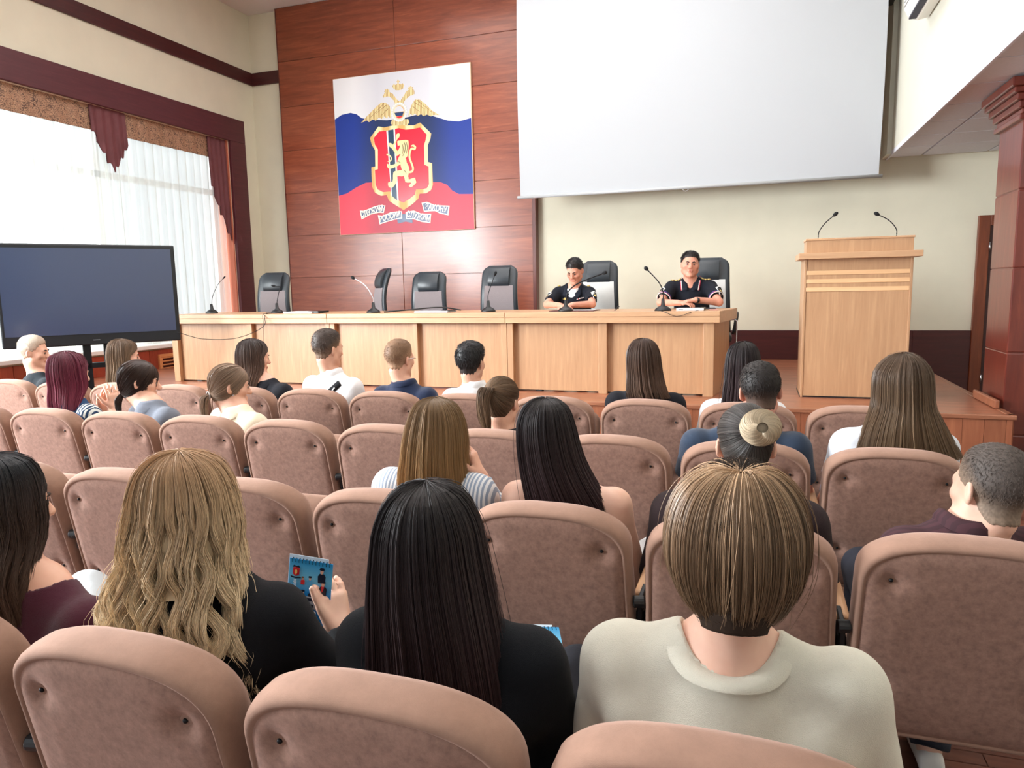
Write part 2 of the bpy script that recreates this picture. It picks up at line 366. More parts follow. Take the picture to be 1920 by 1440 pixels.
def lean(x, y, s):
    """chair-back local (x, depth y, s along the back) to chair coords; top rear edge sits at y=0, z=.93"""
    s2 = s-.575
    return (x, y*math.cos(TILT)-s2*math.sin(TILT), .93+s2*math.cos(TILT)+y*math.sin(TILT)*.9)
BUT = [(-.165, .47), (.165, .47), (-.175, .175), (.175, .175)]
def make_chair_meshes():
    m = MB(); rings = []
    for ins, y in ((.022, .006), (.016, .001), (.011, -.001), (.004, .005), (0, .018), (-.002, .04), (0, .07), (.008, .088), (.03, .104), (.07, .113), (.13, .117)):
        rings.append([lean(a, y+.004, b) for a, b in resample(outline(ins))])
    m.loft(rings, True, True); A = m.build('backrest', chair_rim, None, True)
    m = MB(); rings = []
    base = resample(outline(.0165)); cen = np.array([0, .27])
    for k in range(26):
        f = 1-k/26.
        ring = []
        for p in base:
            q = cen+(p-cen)*f; d = .008-.008*min(1, (1-f)*9)**.5
            y = d-.004*min(1, (1-f)*3)
            for bx, bs in BUT: r2 = (q[0]-bx)**2+(q[1]-bs)**2; y += .012*math.exp(-r2/.00045)+.004*math.exp(-r2/.002)
            ring.append(lean(q[0], y, q[1]))
        rings.append(ring)
    m.loft(rings, False, True); B = m.build('back_panel', chair_fab, None, True)
    Cs = []
    for bx, bs in BUT:
        p = Vector(lean(bx, .008, bs)); n = Vector((0, -math.cos(TILT), -math.sin(TILT)))
        Cs.append(MB().tube([p+n*-.002, p+n*.001, p+n*.003], [.0048, .0048, .0025], 10).build('button', black_metal, None, True))
    # seat cushion
    m = MB(); rings = []
    for z, e in ((.385, .03), (.39, .008), (.41, 0), (.435, 0), (.452, .012), (.458, .05)):
        w, y0, y1, r = .225-e, .13+e, .60-e, .07
        ring = []
        for cx, cy, a0 in ((w-r, y1-r, 0), (-w+r, y1-r, 90), (-w+r, y0+r, 180), (w-r, y0+r, 270)):
            for k in range(7): t = math.radians(a0+15*k); ring.append((cx+r*math.cos(t), cy+r*math.sin(t), z))
        rings.append(ring)
    D = m.loft(rings).build('seat', chair_rim, None, True)
    # side standard (drawn for the -x side), armrest and back bracket
    m = MB(); m.box(-.27, -.25, .16, .20, 0, .64).box(-.28, -.24, .06, .46, 0, .025).box(-.272, -.248, .10, .42, .585, .64).box(-.272, -.248, .19, .34, .36, .40)
    E_ = m.build('side_standard', black_metal, None, bevel=.006)
    F_ = MB().box(-.287, -.233, .15, .47, .64, .672).build('armrest', arm_wood, None, bevel=.012, seg=3)
    p = lean(0, .03, .30)
    m = MB(); m.box(-.267, -.253, p[1]-.0, .2, p[2]-.05, p[2]+.012); m.tube([(-.275, p[1]-.012, p[2]+.01), (-.245, p[1]-.005, p[2]+.01)], .017, 14)
    G_ = m.build('back_bracket', black_plastic, None, bevel=.003)
    return A, B, Cs, D, E_, F_, G_
_A, _B, _Cs, _D, _E, _F, _G = make_chair_meshes()
CHAIRP = [_A, _B, _D]+_Cs+[_E, _F, _G]
def rot_seat():
    me = _D.data.copy(); M = Matrix.Translation((0, .17, .42)) @ Matrix.Rotation(math.radians(68), 4, 'X') @ Matrix.Translation((0, -.17, -.42)); me.transform(M); return me
_folded = rot_seat()
CHAIR_LABEL = {}
def place_chairs():
    first = True
    for row, (k0, k1) in {1: (-3, 0), 2: (-5, 1), 3: (-8, 1), 4: (-10, 1)}.items():
        for k in range(k0, k1+1):
            lab, occ = CHAIR_LABEL[(row, k)]
            e = empty('auditorium_chair', (XC0+PITCH*k, ROWY[row], 0), 0, lab, 'chair', 'auditorium chairs in rows')
            def put(src, sx=1, dx=0):
                if first and sx == 1 and dx == 0: o = src
                else: o = src.copy(); COL.objects.link(o)
                o.parent = e; o.location = (dx, 0, 0)
                return o
            for src in CHAIRP:
                o = put(src)
                if src is _D: pass
            if not occ:
                for ch in e.children:
                    if ch.name.split('.')[0] == 'seat':
                        ch.data = _folded
            if k == k1:
                for src in (_E, _F, _G): o = src.copy(); COL.objects.link(o); o.parent = e; o.location = (PITCH, 0, 0)
            first = False
# ------------------------------------------------------------------ long desk: three modules
DT = 1.31
def desk(x0, x1, stiles, label, lend, rend):
    e = empty('presidium_desk', ((x0+x1)/2, 6.55, DZ), 0, label, 'desk', 'oak desk sections'); cx = (x0+x1)/2
    L = lambda mb, n, mt, **k: mb.build(n, mt, e, loc=(-cx, -6.55, -DZ), **k)
    L(MB().box(x0+.002-lend, x1-.002+rend, 6.50, 7.32, DT-.045, DT), 'top', oak_h, bevel=.004)
    L(MB().box(x0+.002-lend, x1-.002+rend, 6.505, 6.54, DT-.10, DT-.045).box(x0+.002-lend, x0+.03, 6.54, 7.3, DT-.10, DT-.045).box(x1-.03, x1-.002+rend, 6.54, 7.3, DT-.10, DT-.045), 'apron', oak_h, bevel=.003)
    for a, b in stiles: L(MB().box(a, b, 6.55, 6.61, DZ+.0, DT-.1), 'stile', oak, tone=True, bevel=.003)
    for (a, b), (c, d) in zip(stiles, stiles[1:]): L(MB().box(b-.01, c+.01, 6.60, 6.62, DZ+.015, DT-.1), 'front_panel', oak, tone=True)
    for a in (x0+.004, x1-.025): L(MB().box(a, a+.021, 6.625, 7.26, DZ, DT-.1), 'side_panel', oak, tone=True)
    for a in (x0+.3, (x0+x1)/2, x1-.3): L(MB().box(a-.03, a+.03, 6.60, 6.66, DZ, DZ+.016), 'foot', black_plastic)
desk(-6.3, -4.22, [(-6.3, -6.22), (-5.26, -5.2), (-4.28, -4.222)], 'oak desk section at the window end, beside the big black screen', .03, 0)
desk(-4.22, -2.26, [(-4.218, -4.16), (-3.27, -3.21), (-2.32, -2.262)], 'middle oak desk section with three empty armchairs around it', 0, 0)
desk(-2.26, -.34, [(-2.258, -2.2), (-1.37, -1.29), (-.43, -.34)], 'oak desk section where the two uniformed officers sit', 0, .05)
_d = [o for o in S.objects if o.name.startswith('presidium_desk')][-1]
def wedge(p, z0, z1, nm):
    m = MB(); m.add([(x+1.3, y-6.55, z-DZ) for z in (z0, z1) for x, y in p], [(0, 2, 1), (3, 4, 5), (0, 1, 4, 3), (1, 2, 5, 4), (2, 0, 3, 5)]); m.build(nm, oak_h if z1 > 1.25 else oak, _d)
wedge(((-.291, 6.50), (-.17, 7.32), (-.291, 7.32)), DT-.1, DT, 'end_flare'); wedge(((-.3435, 6.57), (-.235, 7.26), (-.3435, 7.26)), DZ, DT-.1, 'side_flare')
# ------------------------------------------------------------------ lectern
e = empty('lectern', (.8, 6.72, DZ), 0, 'tall light oak lectern with two gooseneck microphones near the stage edge', 'lectern')
MB().box(-.40, .40, 0, .03, .01, 1.19).build('front_panel', oak, e, tone=True)
MB().box(-.415, -.395, -.006, .5, 0, 1.19).build('side_panel', oak, e, bevel=.003)
MB().box(.395, .415, -.006, .5, 0, 1.19).build('side_panel', oak, e, bevel=.003)
MB().box(-.465, .465, -.10, .5, 1.185, 1.235).build('shelf', oak_h, e, bevel=.003)
MB().box(-.405, .405, -.03, .02, 1.235, 1.34).build('upper_panel', oak, e, tone=True)
MB().box(-.412, .412, -.04, .30, 1.34, 1.357).build('top', oak_h, e, bevel=.003)
for a in (-.405, .385): MB().box(a, a+.02, .02, .3, 1.235, 1.34).build('upper_side', oak, e)
strip = wood('oak_strip', (222, 176, 130), (238, 196, 152), (.8, 12, 12), 2.4, .35)
for z in (.93, 1.0, 1.07): MB().box(-.395, .395, -.007, 0, z-.018, z+.018).build('inlay_strip', strip, e, bevel=.004)
MB().box(-.42, .42, -.004, .5, -.0, .012).build('plinth', black_plastic, e)
# ------------------------------------------------------------------ gooseneck microphones
foam = plain('mic_foam', (18, 19, 22), .9)
def catmull(p, n=8):
    p = [np.array(q, float) for q in p]; p = [2*p[0]-p[1]]+p+[2*p[-1]-p[-2]]; out = []
    for i in range(1, len(p)-2):
        for t in np.linspace(0, 1, n, endpoint=False):
            a, b, c, d = p[i-1:i+3]; out.append(.5*((2*b)+(-a+c)*t+(2*a-5*b+4*c-d)*t*t+(-a+3*b-3*c+d)*t**3))
    out.append(p[-2]); return out
def mic(loc, pts, label, base=True, stem=None, tip=.016, r=.004):
    e = empty('gooseneck_microphone', loc, 0, label, 'microphone', 'gooseneck microphones')
    stem = stem or black_metal
    if base:
        def ring(w, d, z, y=0): return [(w*math.cos(t), y+d*math.sin(t), z) for t in np.linspace(0, 2*PI, 20, endpoint=False)]
        MB().loft([ring(.075, .06, 0), ring(.075, .06, .012), ring(.055, .045, .03, .005), ring(.02, .02, .05, .005), ring(.014, .014, .11)]).build('base', black_plastic, e, True)
    c = catmull(pts); MB().tube(c, r, 8).build('gooseneck', stem, e, True)
    d = (Vector(c[-1])-Vector(c[-3])).normalized(); p = Vector(c[-1])
    MB().tube([p-d*.005, p+d*.006, p+d*.02, p+d*.034, p+d*.042], [.006, tip*.85, tip, tip*.8, tip*.3], 12).build('capsule', foam, e, True)
mic((.49, 6.78, DZ+1.357), [(0, 0, 0), (.005, 0, .06), (.05, 0, .13), (.115, 0, .19)], 'gooseneck microphone on the window side of the lectern top', False)
mic((1.09, 6.78, DZ+1.357), [(0, 0, 0), (-.005, 0, .06), (-.06, 0, .13), (-.14, 0, .18)], 'gooseneck microphone on the column side of the lectern top', False)
silver = plain('silver_stem', (205, 205, 210), .25, .9)
mic((-6.02, 6.9, DT), [(0, .005, .09), (.03, 0, .2), (.14, -.03, .33), (.24, -.05, .4)], 'thin desk microphone at the window end of the desk', r=.003, tip=.009)
mic((-5.08, 6.85, DT), [(0, .005, .09), (.01, 0, .14), (.06, -.01, .27), (.085, -.02, .29), (.03, -.05, .30)], 'desk microphone with its silver head bent down, by the empty window-end armchair', tip=.012)
mic((-3.79, 6.72, DT), [(0, .005, .09), (-.005, 0, .17), (-.09, .0, .29), (-.21, .0, .36)], 'silver necked desk microphone before the turned armchair', stem=silver, tip=.017)
mic((-2.53, 6.78, DT), [(0, .005, .09), (.0, 0, .16), (.03, 0, .25), (.075, 0, .36)], 'desk microphone before the armchair closest to the officers', tip=.016)
mic((-1.72, 6.72, DT), [(0, .005, .09), (.03, 0, .19), (.14, 0, .27), (.36, 0, .35)], 'desk microphone curving across the officer who reads', tip=.017, r=.006)
mic((-.8, 6.68, DT), [(0, .005, .09), (.0, 0, .17), (-.04, 0, .26), (-.14, 0, .37)], 'desk microphone before the officer in the polo shirt', tip=.019, r=.005)
# ------------------------------------------------------------------ high-back armchairs
leather = plain('black_leather', (44, 50, 56), .38, bump=.05, nscale=160)
mesh_grey = plain('grey_mesh_cloth', (128, 118, 120), .8, noise=.08, nscale=200)
mesh_light = plain('pale_mesh_cloth', (206, 206, 204), .8, noise=.04, nscale=200)
def armchair(x, y, rz, label, meshm, top=1.24, head=-.0):
    e = empty('office_armchair', (x, y, DZ), rz, label, 'armchair', 'high backed armchairs behind the desk')
    # local: sitter faces -y (the audience)
    def bx(s): return .235-.03*s/.75 if s < .55 else .213-.02*(s-.55)
    def path(s): return (.24+.10*s-.10*math.sin(s*3.6), .48+s)
    h = top-.48
    prof = []
    n = 22
    def ring(s, inset=0.):
        w = bx(s)-inset
        r = .1
        if s > h-r: w = w-r+math.sqrt(max(0, r*r-(s-h+r)**2)) if s < h else w-r
        return w
    mb = MB(); rings = []
    for i in range(n+1):
        s = h*i/n; w = ring(min(s, h-.002)); y0, z = path(s)
        rings.append([(-w, y0, z), (-w, y0-.022, z), (-w+.03, y0-.03, z), (w-.03, y0-.03, z), (w, y0-.022, z), (w, y0, z), (w-.03, y0+.022, z), (-w+.03, y0+.022, z)])
    mb.loft(rings).build('back_frame', leather, e, True)
    mb = MB(); rings = []
    for i in range(n+1):
        s = .02+(h-.25)*i/n; w = bx(s)-.045; y0, z = path(s); rings.append([(-w, y0-.034, z), (w, y0-.034, z), (w, y0-.029, z), (-w, y0-.029, z)])
    mb.loft(rings).build('back_mesh', meshm, e)
    mb = MB(); rings = []
    for i in range(9):
        s = h-.235+.225*i/8; y0, z = path(s); b = .04*math.sin(PI*min(1, max(0, i/8)))**.6+.004; w = .125
        rings.append([(-w+head, y0-.028, z), (-w+head, y0-.03-b, z), (w+head, y0-.03-b, z), (w+head, y0-.028, z)])
    mb.loft(rings).build('headrest', leather, e, True, bevel=.008)
    MB().box(-.24, .24, -.26, .26, .40, .49).build('seat', leather, e, bevel=.035, seg=4)
    for sx in (-1, 1):
        a = MB().tube(catmull([(sx*.26, .22, .46), (sx*.29, .2, .62), (sx*.29, .02, .69), (sx*.28, -.16, .66), (sx*.26, -.2, .5)]), .018, 8).build('armrest', black_plastic, e, True)
    MB().tube([(0, 0, .08), (0, 0, .4)], .03, 12).build('gas_lift', black_metal, e, True)
    for k in range(5):
        t = 2*PI*k/5+.3; g = MB().tube([(0, 0, .10), (.3*math.cos(t), .3*math.sin(t), .07)], [.03, .018], 8).build('base_arm', black_plastic, e, True)
        MB().tube([(.3*math.cos(t)-.012, .3*math.sin(t), .028), (.3*math.cos(t)+.012, .3*math.sin(t), .028)], .028, 12).build('caster', black_plastic, e, True)
armchair(-5.8, 7.62, .12, 'empty armchair at the window end of the desk, pale headrest in the daylight', mesh_grey)
armchair(-4.42, 7.66, -.8, 'empty armchair swivelled sideways behind the desk', mesh_grey, 1.25)
armchair(-3.68, 7.7, .05, 'empty armchair between the swivelled one and the tall one', mesh_grey, 1.2)
armchair(-2.8, 7.72, .06, 'tall empty armchair beside the cream wall edge', mesh_grey, 1.25)
armchair(-1.63, 7.72, .1, 'armchair with pale back behind the officer who reads', mesh_light, 1.27)
armchair(-.47, 7.78, .05, 'armchair with pale back behind the officer in the polo shirt', mesh_light, 1.27, -.02)
# ------------------------------------------------------------------ things lying on the desk
paper = plain('paper_white', (240, 240, 240), .7)
def slab(name, label, cat, x, y, z, w, d, h, rz, mat, parts=()):
    o = MB().box(-w/2, w/2, -d/2, d/2, 0, h).build(name, mat, None, bevel=min(h*.3, .004)); o.location = (x, y, z); o.rotation_euler.z = rz; tag(o, label, cat)
    for nm, b, mt in parts: MB().box(*b).build(nm, mt, o)
    return o
lap = plain('laptop_silver', (196, 198, 204), .35, .4)
slab('laptop', 'closed silver laptop lying before the armchair closest to the officers', 'laptop', -3.08, 6.72, DT, .36, .25, .018, .03, lap, [('hinge', (.1, .18, -.1, .1, .006, .021), black_plastic)])
slab('document_tray', 'white flat box with a dark end by the bent microphone', 'box', -4.66, 6.75, DT, .36, .24, .02, -.02, paper, [('end_cap', (.12, .25, -.1, .1, .006, .024), black_plastic)])
slab('folder', 'dark red folder under the hands of the officer who reads', 'folder', -1.66, 6.84, DT, .44, .30, .006, .0, plain('folder_red', (70, 20, 24), .5))
slab('paper_sheet', 'white sheet on the dark red folder', 'paper', -1.6, 6.87, DT+.007, .26, .2, .002, .05, paper)
slab('notebook', 'white cased tablet lying under the watch hand of the polo officer', 'tablet', -.56, 6.73, DT, .24, .17, .022, .03, plain('tablet_white', (226, 226, 232), .4), [('socket', (-.1, -.06, -.087, -.085, .008, .014), black_plastic), ('strap', (.085, .13, -.08, .08, .004, .026), plain('khaki_strap', (96, 90, 78), .7))])
slab('phone', 'small pinkish phone beside the tablet on the desk end', 'phone', -.36, 6.76, DT, .08, .14, .009, .1, plain('phone_pink', (196, 140, 130), .4))
slab('leather_case', 'flat dark case on the desk end behind the pinkish phone', 'case', -.46, 7.08, DT, .2, .12, .012, .1, leather)
o = MB().tube(catmull([(0, 0, .005), (.02, 0, .02), (.03, .01, .045), (.045, 0, .04)]), .004, 6).build('cable_clip', black_plastic, None, True); o.location = (-1.25, 6.72, DT); tag(o, 'tiny bent black clip standing on the desk between the officers', 'clip')
def cable(pts, label, r=.0035):
    tag(MB().tube(catmull(pts, 10), r, 6).build('cable', black_plastic, None, True), label, 'cable')
cable([(-5.72, 6.02, 1.15), (-5.5, 6.15, 1.07), (-5.2, 6.3, 1.07), (-4.95, 6.42, 1.18), (-4.98, 6.5, 1.3), (-5.05, 6.7, 1.316), (-5.3, 6.95, 1.316)], 'black cable sagging from the big screen up onto the desk')
cable([(-5.02, 6.72, 1.316), (-4.99, 6.49, 1.31), (-4.99, 6.48, 1.2), (-5.03, 6.5, .8), (-5.03, 6.5, .56)], 'thin black wire hanging down the desk front by the bent microphone', .0025)
cable([(-.82, 6.6, 1.316), (-.76, 6.497, 1.305), (-.66, 6.49, 1.268), (-.54, 6.497, 1.30), (-.48, 6.62, 1.316)], 'wire looping over the desk edge beneath the white tablet', .0025)
cable([(-3.7, 6.78, 1.316), (-3.5, 6.95, 1.33), (-3.2, 7.1, 1.35), (-3.0, 7.2, 1.316)], 'thick black cable lying humped behind the silver microphone', .008)
# ------------------------------------------------------------------ projection screen
scr = empty('projection_screen', (-.85, 9.3, 2.72), 0, 'large blank white projection screen hanging above the desk', 'projection screen')
def sf(u, v): return (-2.13+4.26*u-.02*math.sin(v*PI)*(1-2*u), .012*math.sin(u*PI), .02+2.85*v)
m = MB().sheet(sf, 20, 20); m.add([(x, y+.003, z) for x, y, z in m.v], m.f)
m.build('screen_cloth', plain('screen_cloth', (178, 181, 186), .75), scr, True)
MB().tube([(-2.17, 0, 0), (2.17, 0, 0)], .02, 12).build('bottom_bar', plain('bar_grey', (176, 178, 180), .4), scr, True)
MB().box(-2.25, 2.25, -.08, .08, 2.85, 3.02).build('housing', white, scr, bevel=.02)
MB().tube([(x, -.02, -.018-.03*math.sin(t*PI)) for t, x in zip(np.linspace(0, 1, 9), np.linspace(-.04, .04, 9))], .004, 6).build('pull_handle', chrome, scr, True)
o = MB().box(-.1, .1, -.12, .12, 0, .5).build('wall_loudspeaker', black_plastic, None, bevel=.01); o.location = (1.285, 9.5, 4.63); tag(o, 'black wall loudspeaker by the upper corner of the projection screen', 'loudspeaker')
MB().box(-.085, .085, -.126, -.118, .03, .47).build('grille', plain('speaker_cloth', (16, 14, 20), .9), o)
MB().box(-.03, .03, .115, .5, .2, .3).build('wall_bracket', black_metal, o)
# ------------------------------------------------------------------ air conditioner on the gallery wall
ac = empty('air_conditioner', (XS-.006, 7.9, 3.92), 0, 'white split air conditioner high on the wall above the gallery soffit', 'air conditioner')
pr = [(0, .02), (-.10, 0), (-.17, .03), (-.205, .10), (-.21, .22), (-.17, .29), (0, .30)]
m = MB(); m.loft([[(x, y, z) for x, z in pr] for y in (-1.0, 0)]); m.build('body', plain('ac_plastic', (240, 240, 236), .45), ac, bevel=.012)
MB().box(-.175, -.115, -.93, -.06, .002, .02).build('air_slot', plain('ac_slot', (30, 26, 50), .6), ac)
for z in (.12, .16, .2): MB().box(-.215, -.2, -.97, -.03, z, z+.004).build('panel_line', plain('ac_line', (180, 180, 180), .5), ac)
# ------------------------------------------------------------------ big display on its stand
tv = empty('interactive_display', (-6.2, 5.47, 0), math.atan2(1.22, .92), 'big black interactive display on a floor stand before the window', 'display')
bz = 1.06; w = .77; hh = .98
MB().box(-w, w, -.03, .04, bz, bz+hh).build('bezel', plain('tv_bezel', (20, 24, 30), .35), tv, bevel=.012)
MB().box(-w+.03, w-.04, -.036, -.028, bz+.11, bz+hh-.04).build('screen_glass', plain('tv_glass', (40, 56, 88), .28, 0, .8, coat=.4), tv)  # bluish reflected haze is put into the glass colour
MB().box(-.03, .03, -.034, -.028, bz+.045, bz+.053).build('badge', plain('tv_badge', (120, 124, 130), .4), tv)
for sx in (-.09, .09): MB().box(sx-.035, sx+.035, .0, .05, .1, bz+.2).build('post', black_metal, tv, bevel=.005)
MB().box(-.3, .3, .0, .06, .83, .88).build('crossbar', black_metal, tv)
MB().box(-.5, .5, -.3, .3, .07, .11).build('base', black_metal, tv, bevel=.01)
for sx in (-.45, .45):
    for sy in (-.26, .26): MB().tube([(sx-.015, sy, .035), (sx+.015, sy, .035)], .035, 12).build('caster', black_plastic, tv, True)
# L-shaped metal hook beside the desk end
o = MB().tube([(-.26, 7.25, DT-.115), (-.2, 7.28, DT-.108), (-.17, 7.28, DT-.12), (-.17, 7.28, DT-.40), (-.165, 7.22, DT-.405), (-.16, 7.12, DT-.405)], .008, 8).build('desk_leg_bracket', chrome, None, True); tag(o, 'thin metal bracket hanging under the overhanging desk end', 'bracket')
from mathutils.bvhtree import BVHTree
def bvh_of(o):
    me = o.data; return BVHTree.FromPolygons([v.co.copy() for v in me.vertices], [tuple(p.vertices) for p in me.polygons])
# ------------------------------------------------------------------ implicit surfaces for bodies and clothes
F32 = np.float32
class SDF:
    def __init__(s, lo, hi, h):
        s.h = h; s.lo = np.array(lo, float); n = np.ceil((np.array(hi)-s.lo)/h).astype(int)+1
        s.ax = [(s.lo[i]+h*np.arange(n[i])).astype(F32) for i in range(3)]; s.D = np.full(n, .5, F32)
    def win(s, lo, hi):
        a = [max(0, int((lo[i]-s.lo[i])/s.h)-1) for i in range(3)]; b = [min(s.D.shape[i], int((hi[i]-s.lo[i])/s.h)+3) for i in range(3)]
        if any(b[i] <= a[i] for i in range(3)): return None
        sl = tuple(slice(a[i], b[i]) for i in range(3))
        return sl, s.ax[0][sl[0]][:, None, None], s.ax[1][sl[1]][None, :, None], s.ax[2][sl[2]][None, None, :]
    def put(s, sl, d, k, op):
        o = s.D[sl]
        if op == 'u':
            h = np.maximum(k-np.abs(o-d), 0)/max(k, 1e-6); s.D[sl] = np.minimum(o, d)-h*h*k*F32(.25)
        elif op == 's':
            d = -d; h = np.maximum(k-np.abs(o-d), 0)/max(k, 1e-6); s.D[sl] = np.maximum(o, d)+h*h*k*F32(.25)
    def cone(s, a, b, ra, rb, k=.02, op='u', sq=None, clip=False):
        """round cone from a to b; sq=(axis, factor) squashes it; clip cuts it flat beyond b"""
        a = np.array(a, float); b = np.array(b, float); R = max(ra, rb)*(max(1, sq[1]) if sq else 1)+k+2*s.h
        w = s.win(np.minimum(a, b)-R, np.maximum(a, b)+R)
        if w is None: return s
        sl, x, y, z = w
        X, Y, Z = x-a[0], y-a[1], z-a[2]; ab = b-a; L = ab @ ab
        if sq:
            n = np.array(sq[0], float); n /= np.linalg.norm(n); g = (1/sq[1]-1); q = (X*n[0]+Y*n[1]+Z*n[2])*g
            X, Y, Z = X+q*n[0], Y+q*n[1], Z+q*n[2]; ab = ab+n*(ab @ n)*g; L = ab @ ab
        t = np.clip((X*ab[0]+Y*ab[1]+Z*ab[2])/max(L, 1e-9), 0, 1).astype(F32)
        d = np.sqrt((X-t*ab[0])**2+(Y-t*ab[1])**2+(Z-t*ab[2])**2)-(ra+(rb-ra)*t)
        if clip:
            l = math.sqrt(L); d = np.maximum(d, (X*ab[0]+Y*ab[1]+Z*ab[2])/l-l)
        s.put(sl, d.astype(F32), k, op); return s
    def ell(s, c, r, k=.02, op='u', R=None):
        c = np.array(c, float); r = np.array(r, float); m = r.max()+k+2*s.h; w = s.win(c-m, c+m)
        if w is None: return s
        sl, x, y, z = w; X, Y, Z = x-c[0], y-c[1], z-c[2]
        if R is not None: X, Y, Z = X*R[0, 0]+Y*R[1, 0]+Z*R[2, 0], X*R[0, 1]+Y*R[1, 1]+Z*R[2, 1], X*R[0, 2]+Y*R[1, 2]+Z*R[2, 2]
        k0 = np.sqrt((X/r[0])**2+(Y/r[1])**2+(Z/r[2])**2); k1 = np.sqrt((X/r[0]**2)**2+(Y/r[1]**2)**2+(Z/r[2]**2)**2)
        s.put(sl, (k0*(k0-1)/np.maximum(k1, 1e-6)).astype(F32), k, op); return s
    def fold(s, amp, seed, f=34):
        r = np.random.default_rng(seed); x, y, z = s.ax[0][:, None, None], s.ax[1][None, :, None], s.ax[2][None, None, :]
        w = 0
        for i in range(4):
            v = r.normal(size=3)*[1, 1, .6]; v *= f*r.uniform(.5, 1.2)/np.linalg.norm(v); u = r.normal(size=3)*6
            w = w+np.sin(v[0]*x+v[1]*y+v[2]*z+r.uniform(0, 6)+1.4*np.sin(u[0]*x+u[1]*y+u[2]*z))
        s.D += (amp*w/2).astype(F32); return s
    def mesh(s):
        D = s.D; ins = D < 0
        ii = [np.where(ins.any(axis=tuple(j for j in range(3) if j != i)))[0] for i in range(3)]
        a = [max(0, q[0]-2) for q in ii]; b = [min(D.shape[i], ii[i][-1]+3) for i in range(3)]
        D = D[a[0]:b[0], a[1]:b[1], a[2]:b[2]]; ins = D < 0; n = D.shape
        cnt = np.zeros([q-1 for q in n], np.uint8)
        for dx in (0, 1):
            for dy in (0, 1):
                for dz in (0, 1): cnt += ins[dx:n[0]-1+dx, dy:n[1]-1+dy, dz:n[2]-1+dz]
        act = (cnt > 0) & (cnt < 8); I, J, K = np.where(act); idx = np.full(cnt.shape, -1, np.int64); idx[I, J, K] = np.arange(len(I))
        acc = np.zeros((len(I), 3)); num = np.zeros(len(I))
        cs = [(x, y, z) for x in (0, 1) for y in (0, 1) for z in (0, 1)]
        for p in cs:
            for ax in range(3):
                if p[ax]: continue
                q = list(p); q[ax] = 1
                d0 = D[I+p[0], J+p[1], K+p[2]]; d1 = D[I+q[0], J+q[1], K+q[2]]; m = (d0 < 0) != (d1 < 0)
                t = d0[m]/(d0[m]-d1[m]); pt = np.tile(np.array(p, float), (m.sum(), 1)); pt[:, ax] += t; acc[m] += pt; num[m] += 1
        V = (np.c_[I, J, K]+acc/num[:, None]+np.array(a))*s.h+s.lo
        Q = []
        for ax in range(3):
            o1, o2 = [(1, 2), (2, 0), (0, 1)][ax]
            sl0 = [slice(None)]*3; sl1 = [slice(None)]*3; sl0[ax] = slice(0, n[ax]-1); sl1[ax] = slice(1, None)
            A, B = ins[tuple(sl0)], ins[tuple(sl1)]; e = np.array(np.where(A != B)); ok = (e[o1] > 0) & (e[o2] > 0) & (e[o1] < n[o1]-1) & (e[o2] < n[o2]-1); e = e[:, ok]
            flip = A[tuple(e)]
            def cell(u, v): c = e.copy(); c[o1] -= u; c[o2] -= v; return idx[tuple(c)]
            q = np.stack([cell(1, 1), cell(0, 1), cell(0, 0), cell(1, 0)], 1); q[~flip] = q[~flip][:, ::-1]; Q.append(q)
        return V, np.concatenate(Q)
def np_mesh(name, V, Q, mat, parent, smooth=True, attrs=None):
    me = bpy.data.meshes.new(name); V = np.asarray(V, F32); Q = np.asarray(Q, np.int32); k = Q.shape[1]
    me.vertices.add(len(V)); me.vertices.foreach_set('co', V.ravel()); me.loops.add(Q.size); me.loops.foreach_set('vertex_index', Q.ravel())
    me.polygons.add(len(Q)); me.polygons.foreach_set('loop_start', np.arange(0, Q.size, k, dtype=np.int32))
    for nm, val in (attrs or {}).items(): at = me.attributes.new(nm, 'FLOAT', 'POINT'); at.data.foreach_set('value', np.asarray(val, F32))
    me.update(calc_edges=True); return link(name, me, mat, parent, smooth)
# ------------------------------------------------------------------ head
def rot3(yaw, pitch, roll):
    return np.array((Matrix.Rotation(math.radians(yaw), 3, 'Z') @ Matrix.Rotation(math.radians(-pitch), 3, 'X') @ Matrix.Rotation(math.radians(roll), 3, 'Y')))
def head_prims(S, c, R, face=True, sc=1., grow=0., jaw=1.):
    c = np.array(c, float); T = lambda p: c+R @ (np.array(p, float)*sc)
    E = lambda p, r, k=.02, op='u', Q=None: S.ell(T(p), np.array(r)*sc+grow, k, op, R if Q is None else R @ Q)
    C = lambda a, b, ra, rb, k=.02, op='u': S.cone(T(a), T(b), ra*sc+grow, rb*sc+grow, k, op)
    E((0, -.012, .035), (.075, .096, .084)); E((0, .025, -.025), (.062*jaw, .062, .085), .03)
    for q in (-1, 1): C((q*.05*jaw, .005, -.062), (q*.012, .062, -.103), .02, .018, .035)
    if not face: return
    E((0, .068, -.104), (.022, .02, .016), .02)
    C((-.036, .073, .018), (.036, .073, .018), .013, .013, .02)
    for q in (-1, 1):
        E((q*.041*jaw, .056, -.022), (.024, .022, .02), .025); E((q*.031, .093, .0), (.016, .013, .011), .012, 's')
        E((q*.031, .077, -.001), (.0125, .0125, .0125), .004)
        Q = np.array(Matrix.Rotation(q*.5, 3, 'Z')); E((q*.077, -.012, -.006), (.009, .021, .032), .006, 'u', Q); E((q*.085, -.006, -.002), (.006, .010, .018), .006, 's', Q)
        E((q*.011, .096, -.034), (.008, .009, .007), .008)
    C((0, .082, .012), (0, .107, -.03), .009, .0125, .014); C((-.017, .087, -.06), (.017, .087, -.06), .006, .006, .008); C((-.013, .086, -.071), (.013, .086, -.071), .007, .007, .008)
    C((-.024, .098, -.0655), (.024, .098, -.0655), .002, .002, .006, 's')
SKIN = {}
